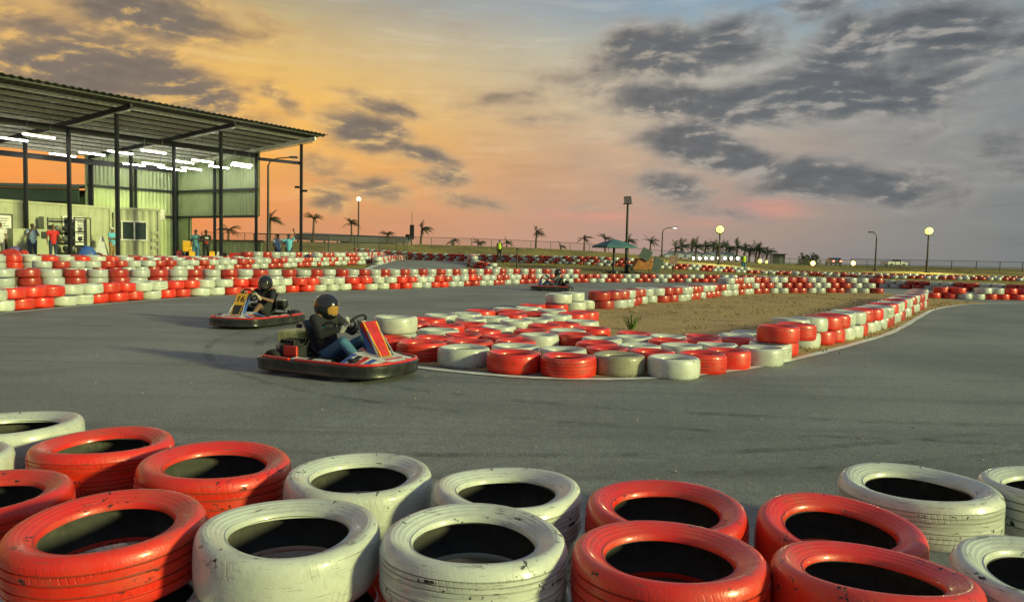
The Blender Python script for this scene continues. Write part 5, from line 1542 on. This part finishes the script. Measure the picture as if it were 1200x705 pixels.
PALMS = [
    (267, 78, 0, 267, 0.0, .1, .85, 'palm framed by the opening in the pavilion end wall'),
    (315, 88, 0, 255, .1, .9, 1.05, 'palm blown sideways beside the curved arm street lamp'),
    (366, 95, 0, 254, .1, .1, 1.0, 'palm behind the shelter roof, next to the outermost pavilion post'),
    (411, 97, 0, 260, .0, .25, .85, 'palm behind the shelter, just left of the globe lamp post'),
    (453.5, 97, 0, 273.5, .0, .1, .75, 'low palm before the shelter end, left of the antenna mast'),
    (492, 95, 0, 266.5, .15, .8, .95, 'wind bent palm just right of the antenna mast'),
    (529.5, 95, 0, 280.5, .0, .3, .72, 'small palm on the berm, first after the wind bent one'),
    (559, 95, 0, 283.5, .0, .4, .72, 'small palm with drooping frond above the hi-vis marshal'),
    (592.5, 95, 0, 283.5, .0, .5, .58, 'tiny palm on the berm near the short dark pole'),
    (626.5, 95, 0, 270.5, .05, .6, .82, 'tallest lone palm in the middle of the berm'),
    (655.5, 95, 0, 287.5, .0, .5, .55, 'tiny palm between two taller ones on the berm'),
    (683, 95, 0, 278, .0, .4, .70, 'thin palm left of the teal umbrella'),
    (707.5, 95, 0, 278.5, .0, .3, .80, 'palm rising behind the teal umbrella canopy'),
    (734, 96, 0, 280, .1, .8, .85, 'palm blown sideways behind the dark floodlight mast'),
    (760.5, 96, 0, 281.5, .0, .5, .80, 'lone palm between floodlight mast and angled street lamp'),
]
for i, (px_, Y, b0, yt, lean, wind, size, lab) in enumerate(PALMS):
    palm(lab, px_, Y, b0, yt, lean, wind, 30 + i, size)
CL = [(789, 288), (796, 287), (808, 286.5), (813, 287.5), (824, 287), (833, 288), (838, 287.5), (848, 289), (852, 290), (861, 287.5), (870, 290.5), (876, 290), (884, 291), (887, 292), (896, 293.5)]
for i, (px_, yt) in enumerate(CL):
    palm(f'palm in the dense cluster around the lit floodlight, {ordinal(i + 1)} from left', px_, 140 + (i % 3) * 2.5, 0, yt, .2, .6, 70 + i, 1.45, FROND_L if i < 9 else FROND, group='palm cluster near the floodlight')

def bush(name, label, x, y, z, rx, rz_, m, seed, n=260, leaf=.1, cat='bush'):
    rnd = random.Random(seed)
    r = thing(name, label, cat, (x, y, z))
    mb = MB()
    for i in range(n):
        a = rnd.uniform(0, 2 * PI); u_ = rnd.uniform(0, 1); e = rnd.uniform(.4, 1)
        c = Vector((rx * e * math.cos(a) * math.sqrt(1 - u_ * u_ * .8), rx * e * math.sin(a) * math.sqrt(1 - u_ * u_ * .8), rz_ * e * u_))
        d = Vector((rnd.uniform(-1, 1), rnd.uniform(-1, 1), rnd.uniform(-.3, 1))).normalized(); s = d.cross(Vector((rnd.uniform(-1, 1), rnd.uniform(-1, 1), .3))).normalized()
        mb.add([c - s * leaf * .4, c + s * leaf * .4, c + d * leaf * 1.5], [(0, 1, 2)])
    mb.build('foliage', m, r, fix=False)
    for q in range(3): MB().tube([(0, 0, -.05), (rx * .3 * math.cos(q * 2.1), rx * .3 * math.sin(q * 2.1), rz_ * .6)], .03 * rx, 5).build('stem', TRUNK, r)
bush('round_bush', 'dark round bush behind an amber lamp on the skyline', at_px(946, 112), 112, ground_z(44, 112), 1.7, 1.9, FROND, 5, 420, .32)
# spiky green plant on the infield
pl = thing('spiky_plant', 'small spiky green plant growing in the dirt behind the tyre tip', 'plant', (2.30, 14.2, .01))
mb = MB(); rnd = random.Random(3)
for i in range(34):
    a = rnd.uniform(0, 2 * PI); L = rnd.uniform(.22, .46); sp_ = rnd.uniform(.15, .9)
    d = Vector((math.cos(a) * sp_, math.sin(a) * sp_, 1)).normalized(); s = Vector((-math.sin(a), math.cos(a), 0))
    p0 = Vector((.04 * math.cos(a), .04 * math.sin(a), 0)); p1 = p0 + d * L * .6; p2 = p1 + (d + Vector((math.cos(a), math.sin(a), -.9)) * .5).normalized() * L * .5
    mb.add([p0 - s * .012, p0 + s * .012, p1 + s * .010, p1 - s * .010, p2], [(0, 1, 2, 3), (3, 2, 4)])
mb.build('leaf_tuft', mat('bright_green_blade', (.10, .17, .03), .6, var=.4, scale=8), pl, fix=False)
MB().tube([(0, 0, -.02), (0, 0, .10)], .03, 6).build('stem', TRUNK, pl)
# dry grass as ground cover
def grass(name, label, spots, m, hmin, hmax, wmul=1.0):
    mb = MB(); rnd = random.Random(11)
    for (x, y, z, n, rad) in spots:
        for i in range(n):
            a = rnd.uniform(0, 6.28); rr = rad * math.sqrt(rnd.random())
            bx, by = x + rr * math.cos(a), y + rr * math.sin(a); h = rnd.uniform(hmin, hmax); b_ = rnd.uniform(0, 6.28)
            w = .012 * wmul
            lx, ly = rnd.uniform(-.5, .5) * h, rnd.uniform(-.5, .5) * h
            mb.add([(bx - w * math.cos(b_), by - w * math.sin(b_), z), (bx + w * math.cos(b_), by + w * math.sin(b_), z), (bx + lx, by + ly, z + h)], [(0, 1, 2)])
    o = mb.build(name, m, fix=False)
    tag(o, label, 'grass', kind='stuff')
rnd = random.Random(21)
def inside(x, y, poly):
    c = False; j = len(poly) - 1
    for i in range(len(poly)):
        if (poly[i][1] > y) != (poly[j][1] > y) and x < (poly[j][0] - poly[i][0]) * (y - poly[i][1]) / (poly[j][1] - poly[i][1]) + poly[i][0]: c = not c
        j = i
    return c
SP = []
while len(SP) < 420:
    x, y = rnd.uniform(0, 17), rnd.uniform(10, 34)
    if inside(x, y, isl_out) and (x - 2.3) ** 2 + (y - 14.2) ** 2 > .2: SP.append((x, y, .008, rnd.randint(6, 16), rnd.uniform(.08, .4)))
grass('dry_grass', 'sparse dry straw coloured grass on the infield dirt', SP, mat('dry_straw_blade', (.26, .19, .08), .9, var=.4, scale=2), .02, .07)
SP = []
while len(SP) < 1500:
    x, y = rnd.uniform(-14, 50), rnd.uniform(48, 84)
    if y > 50 and not (-11 < x < -1.5 and y < 70): SP.append((x, y, ground_z(x, y) - .03, rnd.randint(5, 10), rnd.uniform(.2, .9)))
grass('verge_grass', 'yellowing grass covering the verge beyond the back straight', SP, mat('yellow_green_blade', (.24, .22, .05), .9, var=.4, scale=.3), .05, .16, 2.2)
# loose grit and small litter on the asphalt
mb = MB(); rnd = random.Random(4)
for i in range(260):
    x, y = rnd.uniform(-6, 9), rnd.uniform(3.9, 10.5)
    if inside(x, y, isl_out): continue
    r = rnd.uniform(.003, .011)
    mb.ellipsoid((x, y, .006 + r * .4), (r, r * rnd.uniform(.6, 1), r * .7), 5)
tag(mb.build('loose_grit', mat('pale_grit', (.30, .28, .23), .9, var=.4, scale=3)), 'pale loose grit scattered over the asphalt', 'grit', kind='stuff')

# ------------------------------------------------------------------ sky
w = bpy.data.worlds.new('World'); sc.world = w; w.use_nodes = True
T = NT(w.node_tree); bgn = w.node_tree.nodes['Background']
gen = T.n('ShaderNodeTexCoord').outputs['Generated']
nv = T.n('ShaderNodeVectorMath', operation='NORMALIZE'); T.L(gen, nv.inputs[0])
sx = T.n('ShaderNodeSeparateXYZ'); T.L(nv.outputs[0], sx.inputs[0])
az = T.math('MULTIPLY', T.math('ARCTAN2', sx.outputs[0], sx.outputs[1]), 57.29578)
el = T.math('MULTIPLY', T.math('ARCSINE', sx.outputs[2]), 57.29578)
def lin(c): return tuple(((v / 255) / 12.92 if v / 255 < .04045 else ((v / 255 + .055) / 1.055) ** 2.4) for v in c)
COLS = [  # azimuth, colours from horizon up at 0, 2.5, 5, 8, 11, 15, 18, 26, 60 degrees
    (-90, [(205, 120, 55), (215, 125, 50), (205, 130, 65), (190, 140, 80), (170, 135, 90), (150, 125, 95), (135, 120, 100), (120, 118, 115), (115, 122, 135)]),
    (-34, [(225, 118, 40), (240, 130, 40), (235, 145, 60), (220, 155, 75), (214, 165, 88), (200, 160, 95), (178, 152, 105), (135, 135, 125), (120, 130, 145)]),
    (-19, [(205, 135, 95), (215, 138, 85), (228, 150, 75), (240, 172, 68), (230, 176, 82), (205, 174, 108), (165, 155, 122), (138, 142, 138), (120, 132, 148)]),
    (-10, [(198, 138, 110), (206, 140, 98), (216, 152, 88), (222, 166, 86), (222, 178, 100), (195, 172, 128), (155, 154, 142), (138, 146, 150), (118, 132, 150)]),
    (0, [(182, 140, 122), (188, 142, 116), (194, 148, 112), (200, 158, 114), (198, 170, 128), (182, 172, 146), (152, 156, 155), (135, 148, 158), (115, 132, 152)]),
    (10, [(166, 138, 130), (172, 140, 126), (178, 146, 126), (184, 156, 130), (184, 170, 146), (168, 168, 156), (130, 152, 166), (125, 145, 165), (112, 132, 155)]),
    (19, [(146, 132, 126), (158, 136, 124), (164, 140, 126), (164, 148, 134), (168, 162, 148), (156, 163, 158), (116, 148, 168), (115, 142, 168), (110, 130, 155)]),
    (27, [(126, 125, 122), (132, 128, 124), (138, 132, 128), (138, 135, 132), (140, 142, 138), (128, 142, 146), (104, 136, 154), (100, 130, 156), (106, 128, 152)]),
    (35, [(114, 117, 118), (114, 119, 120), (114, 121, 122), (112, 122, 124), (110, 124, 128), (104, 124, 132), (96, 124, 140), (95, 122, 145), (104, 126, 150)]),
    (90, [(112, 116, 126), (112, 116, 128), (114, 120, 132), (114, 122, 136), (112, 124, 140), (110, 126, 146), (108, 126, 150), (106, 126, 152), (104, 126, 152)]),
]
stops = [0, 2.5, 5, 8, 11, 15, 18, 26, 60]
fac = T.math('DIVIDE', el, 60.0, clamp=True)
prev = None
for i, (a, cs) in enumerate(COLS):
    r = T.ramp(fac, [(s / 60, lin(c)) for s, c in zip(stops, cs)])
    if prev is None: prev = r
    else: prev = T.mix(T.rng(az, COLS[i - 1][0], a, smooth=False), prev, r)
sky = prev
# behind the camera the sky is even blue grey
ab = T.math('ABSOLUTE', az)
sky = T.mix(T.rng(ab, 90, 150), sky, lin((110, 122, 142)))
# cloud coordinates: bearing and height, in degrees
cc = T.n('ShaderNodeCombineXYZ'); T.L(az, cc.inputs[0]); T.L(el, cc.inputs[1])
st = T.n('ShaderNodeMapping'); st.inputs['Scale'].default_value = (.09, .85, 1); st.inputs['Rotation'].default_value = (0, 0, .05); T.L(cc.outputs[0], st.inputs[0])
streak = T.noise(st.outputs[0], 1.0, 7, .62, .5)
sky = T.mix(T.math('MULTIPLY', T.rng(streak, .50, .72), T.rng(el, 1, 6)), sky, T.mix(.10, sky, (1.0, .84, .55), 'SCREEN'))
sky = T.mix(T.math('MULTIPLY', T.rng(streak, .46, .28), .30), sky, T.mix(1.0, sky, (.72, .66, .66), 'MULTIPLY'))
# pink patches
for (a, e, ra, re, k_) in ((18.2, 3.9, 4.2, 1.0, .55), (6.4, 3.2, 6.0, .8, .45), (14, 3.0, 3.0, .6, .3)):
    mp = T.n('ShaderNodeMapping', vector_type='TEXTURE'); mp.inputs['Location'].default_value = (a, e, 0); mp.inputs['Scale'].default_value = (ra, re, 1); T.L(cc.outputs[0], mp.inputs[0])
    ln = T.n('ShaderNodeVectorMath', operation='LENGTH'); T.L(mp.outputs[0], ln.inputs[0])
    sky = T.mix(T.math('MULTIPLY', T.rng(ln.outputs['Value'], 1.3, .0, 0, k_), T.rng(streak, .35, .6)), sky, lin((216, 138, 122)))
CLOUDS = [(-31.7,10.3,5.0,1.4,-7,0.80),(-29.3,13.5,5.2,1.1,-23,0.70),(-21.9,12.9,2.4,0.8,-21,0.50),(-13.3,6.4,3.8,0.7,-15,0.55),(1.0,10.3,5.9,0.5,1,0.40),(18.6,9.6,3.7,0.8,-6,0.50),(30.3,9.0,4.0,0.9,-1,0.50),(29.7,12.2,5.1,1.2,4,0.70),(8.8,8.8,3.3,0.5,-5,0.40),(24.4,4.1,5.4,0.5,-1,0.35),(6.3,6.6,3.3,0.5,-4,0.35),(-27.0,11.1,7.3,2.2,-9,1.10),(-33.4,11.3,4.1,1.7,-6,0.90),(-25.9,15.9,6.8,1.6,-1,0.95),(-31.7,13.4,4.5,1.4,-11,0.80),(-17.4,10.9,1.9,0.7,-29,0.75),(-11.5,9.0,3.2,1.3,-15,1.00),(-10.6,11.1,2.9,0.6,-15,0.70),(-7.2,7.6,3.1,0.6,-17,0.70),(-5.4,5.7,2.4,0.7,-1,0.75),(-3.6,4.1,3.2,0.5,-7,0.70),(-10.2,4.8,2.9,0.8,-9,0.75),(-14.3,4.0,1.9,0.8,-6,0.70),(-1.0,12.0,6.3,0.8,3,0.55),(3.5,13.7,3.0,0.7,-1,0.50),(11.1,15.0,5.5,1.6,2,1.00),(15.4,15.6,3.2,1.7,4,0.95),(11.8,11.7,6.1,1.3,-6,0.90),(16.7,11.0,4.4,1.4,-6,0.95),(22.2,11.7,4.9,1.7,-1,1.00),(24.2,14.2,3.6,1.8,19,0.95),(28.8,14.8,4.9,2.4,9,0.90),(27.8,11.2,3.6,0.9,4,0.80),(21.6,17.4,2.8,0.7,-1,0.70),(33.1,13.3,3.3,3.3,-1,0.60),(15.3,8.0,6.0,1.3,-15,0.95),(21.6,6.1,5.5,1.3,-5,0.95),(27.5,5.4,4.6,1.1,-1,0.90),(12.1,5.2,3.0,1.1,-6,0.70),(32.3,7.9,2.2,0.8,4,0.75),(33.5,6.0,2.2,0.9,-1,0.50),(5.7,3.7,2.0,0.4,-1,0.50),(15.2,3.5,3.8,0.5,-1,0.40),]
dens = None
warp = T.noise(cc.outputs[0], .22, 5, .6, 0, 1)
wv = T.n('ShaderNodeVectorMath', operation='MULTIPLY_ADD'); T.L(warp, wv.inputs[0]); wv.inputs[1].default_value = (2.6, 1.6, 0)
sub = T.n('ShaderNodeVectorMath', operation='SUBTRACT'); T.L(cc.outputs[0], sub.inputs[0]); sub.inputs[1].default_value = (1.3, .8, 0)
T.L(sub.outputs[0], wv.inputs[2])
for (a, e, ra, re, rot, amp) in CLOUDS:
    mp = T.n('ShaderNodeMapping', vector_type='TEXTURE'); mp.inputs['Location'].default_value = (a, e, 0); mp.inputs['Rotation'].default_value = (0, 0, math.radians(rot)); mp.inputs['Scale'].default_value = (ra * 1.95, re * 2.3, 1); T.L(wv.outputs[0], mp.inputs[0])
    ln = T.n('ShaderNodeVectorMath', operation='LENGTH'); T.L(mp.outputs[0], ln.inputs[0])
    v = T.rng(ln.outputs['Value'], 1.15, 0.0, 0, amp)
    dens = v if dens is None else T.math('MAXIMUM', dens, v)
m2 = T.n('ShaderNodeMapping'); m2.inputs['Scale'].default_value = (.40, 1.0, 1); m2.inputs['Rotation'].default_value = (0, 0, .12); T.L(cc.outputs[0], m2.inputs[0])
m3 = T.n('ShaderNodeMapping'); m3.inputs['Scale'].default_value = (.40, 1.0, 1); m3.inputs['Rotation'].default_value = (0, 0, .12); m3.inputs['Location'].default_value = (-.22, .34, 0); T.L(cc.outputs[0], m3.inputs[0])
fb = T.noise(m2.outputs[0], .36, 10, .57, .25)
fs = T.noise(m3.outputs[0], .36, 10, .57, .25)
fw = T.noise(m2.outputs[0], .17, 4, .55)
relief = T.math('SUBTRACT', fs, fb)
# generic scattered clouds away from the picture
gm = T.math('MULTIPLY', T.rng(T.noise(m2.outputs[0], .16, 5, .6), .50, .66), T.math('MAXIMUM', T.rng(ab, 36, 44), T.rng(el, 19, 24)))
dens = T.math('MAXIMUM', dens, T.math('MULTIPLY', gm, .8))
d0 = T.math('ADD', T.math('MULTIPLY', dens, 1.6), T.math('MULTIPLY', T.math('SUBTRACT', fb, .54), 2.1))
cov = T.math('MULTIPLY', T.rng(d0, .02, 1.15), T.rng(dens, .0, .45))
core = T.rng(d0, .45, 1.35)
# thin veil between the clouds
veil = T.math('MULTIPLY', T.rng(T.math('ADD', T.math('MULTIPLY', fb, .7), T.math('MULTIPLY', fw, .5)), .52, .80), .30)
azm = T.rng(az, -24, 20)
sky = T.mix(veil, sky, T.mix(azm, lin((178, 140, 96)), lin((128, 124, 128))))
cedge = T.mix(azm, lin((200, 158, 100)), lin((142, 138, 134)))
ccore = T.mix(azm, lin((112, 101, 92)), lin((90, 93, 97)))
ccol = T.mix(core, cedge, ccore)
ccol = T.mix(T.rng(relief, .0, .11, 0, .75), ccol, T.mix(azm, lin((232, 184, 98)), lin((164, 158, 150))))
ccol = T.mix(T.rng(relief, .0, -.11, 0, .45), ccol, T.mix(1.0, ccol, (.62, .60, .62), 'MULTIPLY'))
sky = T.mix(T.math('MULTIPLY', cov, .94), sky, ccol)
# below the horizon: dim earth light
sky = T.mix(T.rng(el, -.5, -4), sky, (.06, .055, .05))
nis = T.n('ShaderNodeTexSky'); nis.sky_type = 'NISHITA'; nis.sun_disc = False
SUN_EL, SUN_AZ = 13.5, 117.0       # the light comes from behind the camera's right shoulder
nis.sun_elevation = math.radians(SUN_EL); nis.sun_rotation = math.radians(SUN_AZ)
dim = T.n('ShaderNodeVectorMath', operation='SCALE'); T.L(nis.outputs[0], dim.inputs[0]); dim.inputs['Scale'].default_value = .004
fin = T.n('ShaderNodeVectorMath', operation='ADD'); T.L(sky, fin.inputs[0]); T.L(dim.outputs[0], fin.inputs[1])
T.L(fin.outputs[0], bgn.inputs['Color'])
bgn.inputs['Strength'].default_value = .93

sun = bpy.data.lights.new('key_sun', 'SUN'); sun.energy = 3.3; sun.angle = math.radians(5); sun.color = (.98, 1.0, .42)
so = link(bpy.data.objects.new('key_sun', sun))
ev, av = math.radians(SUN_EL), math.radians(SUN_AZ)
dirv = Vector((math.sin(av) * math.cos(ev), math.cos(av) * math.cos(ev), math.sin(ev)))
so.rotation_euler = dirv.to_track_quat('Z', 'Y').to_euler()
so.location = (10, -10, 12)

# ------------------------------------------------------------------ camera
cd = bpy.data.cameras.new('camera'); cd.sensor_width = 36; cd.lens = FPX / 1200 * 36; cd.clip_end = 20000; cd.clip_start = .05
co = link(bpy.data.objects.new('camera', cd))
Fv = Vector((0, math.cos(PITCH), -math.sin(PITCH))); U0 = Vector((0, math.sin(PITCH), math.cos(PITCH))); R0 = Vector((1, 0, 0))
Rv = R0 * math.cos(ROLL) + U0 * math.sin(ROLL); Uv = U0 * math.cos(ROLL) - R0 * math.sin(ROLL)
M = Matrix((Rv, Uv, -Fv)).transposed().to_4x4(); M.translation = CAM
co.matrix_world = M
sc.camera = co
sc.view_settings.view_transform = 'Standard'; sc.view_settings.look = 'None'; sc.view_settings.exposure = .32; sc.view_settings.gamma = 1
sc.cycles.max_bounces = 6; sc.cycles.transparent_max_bounces = 12
sc.cycles.use_denoising = True
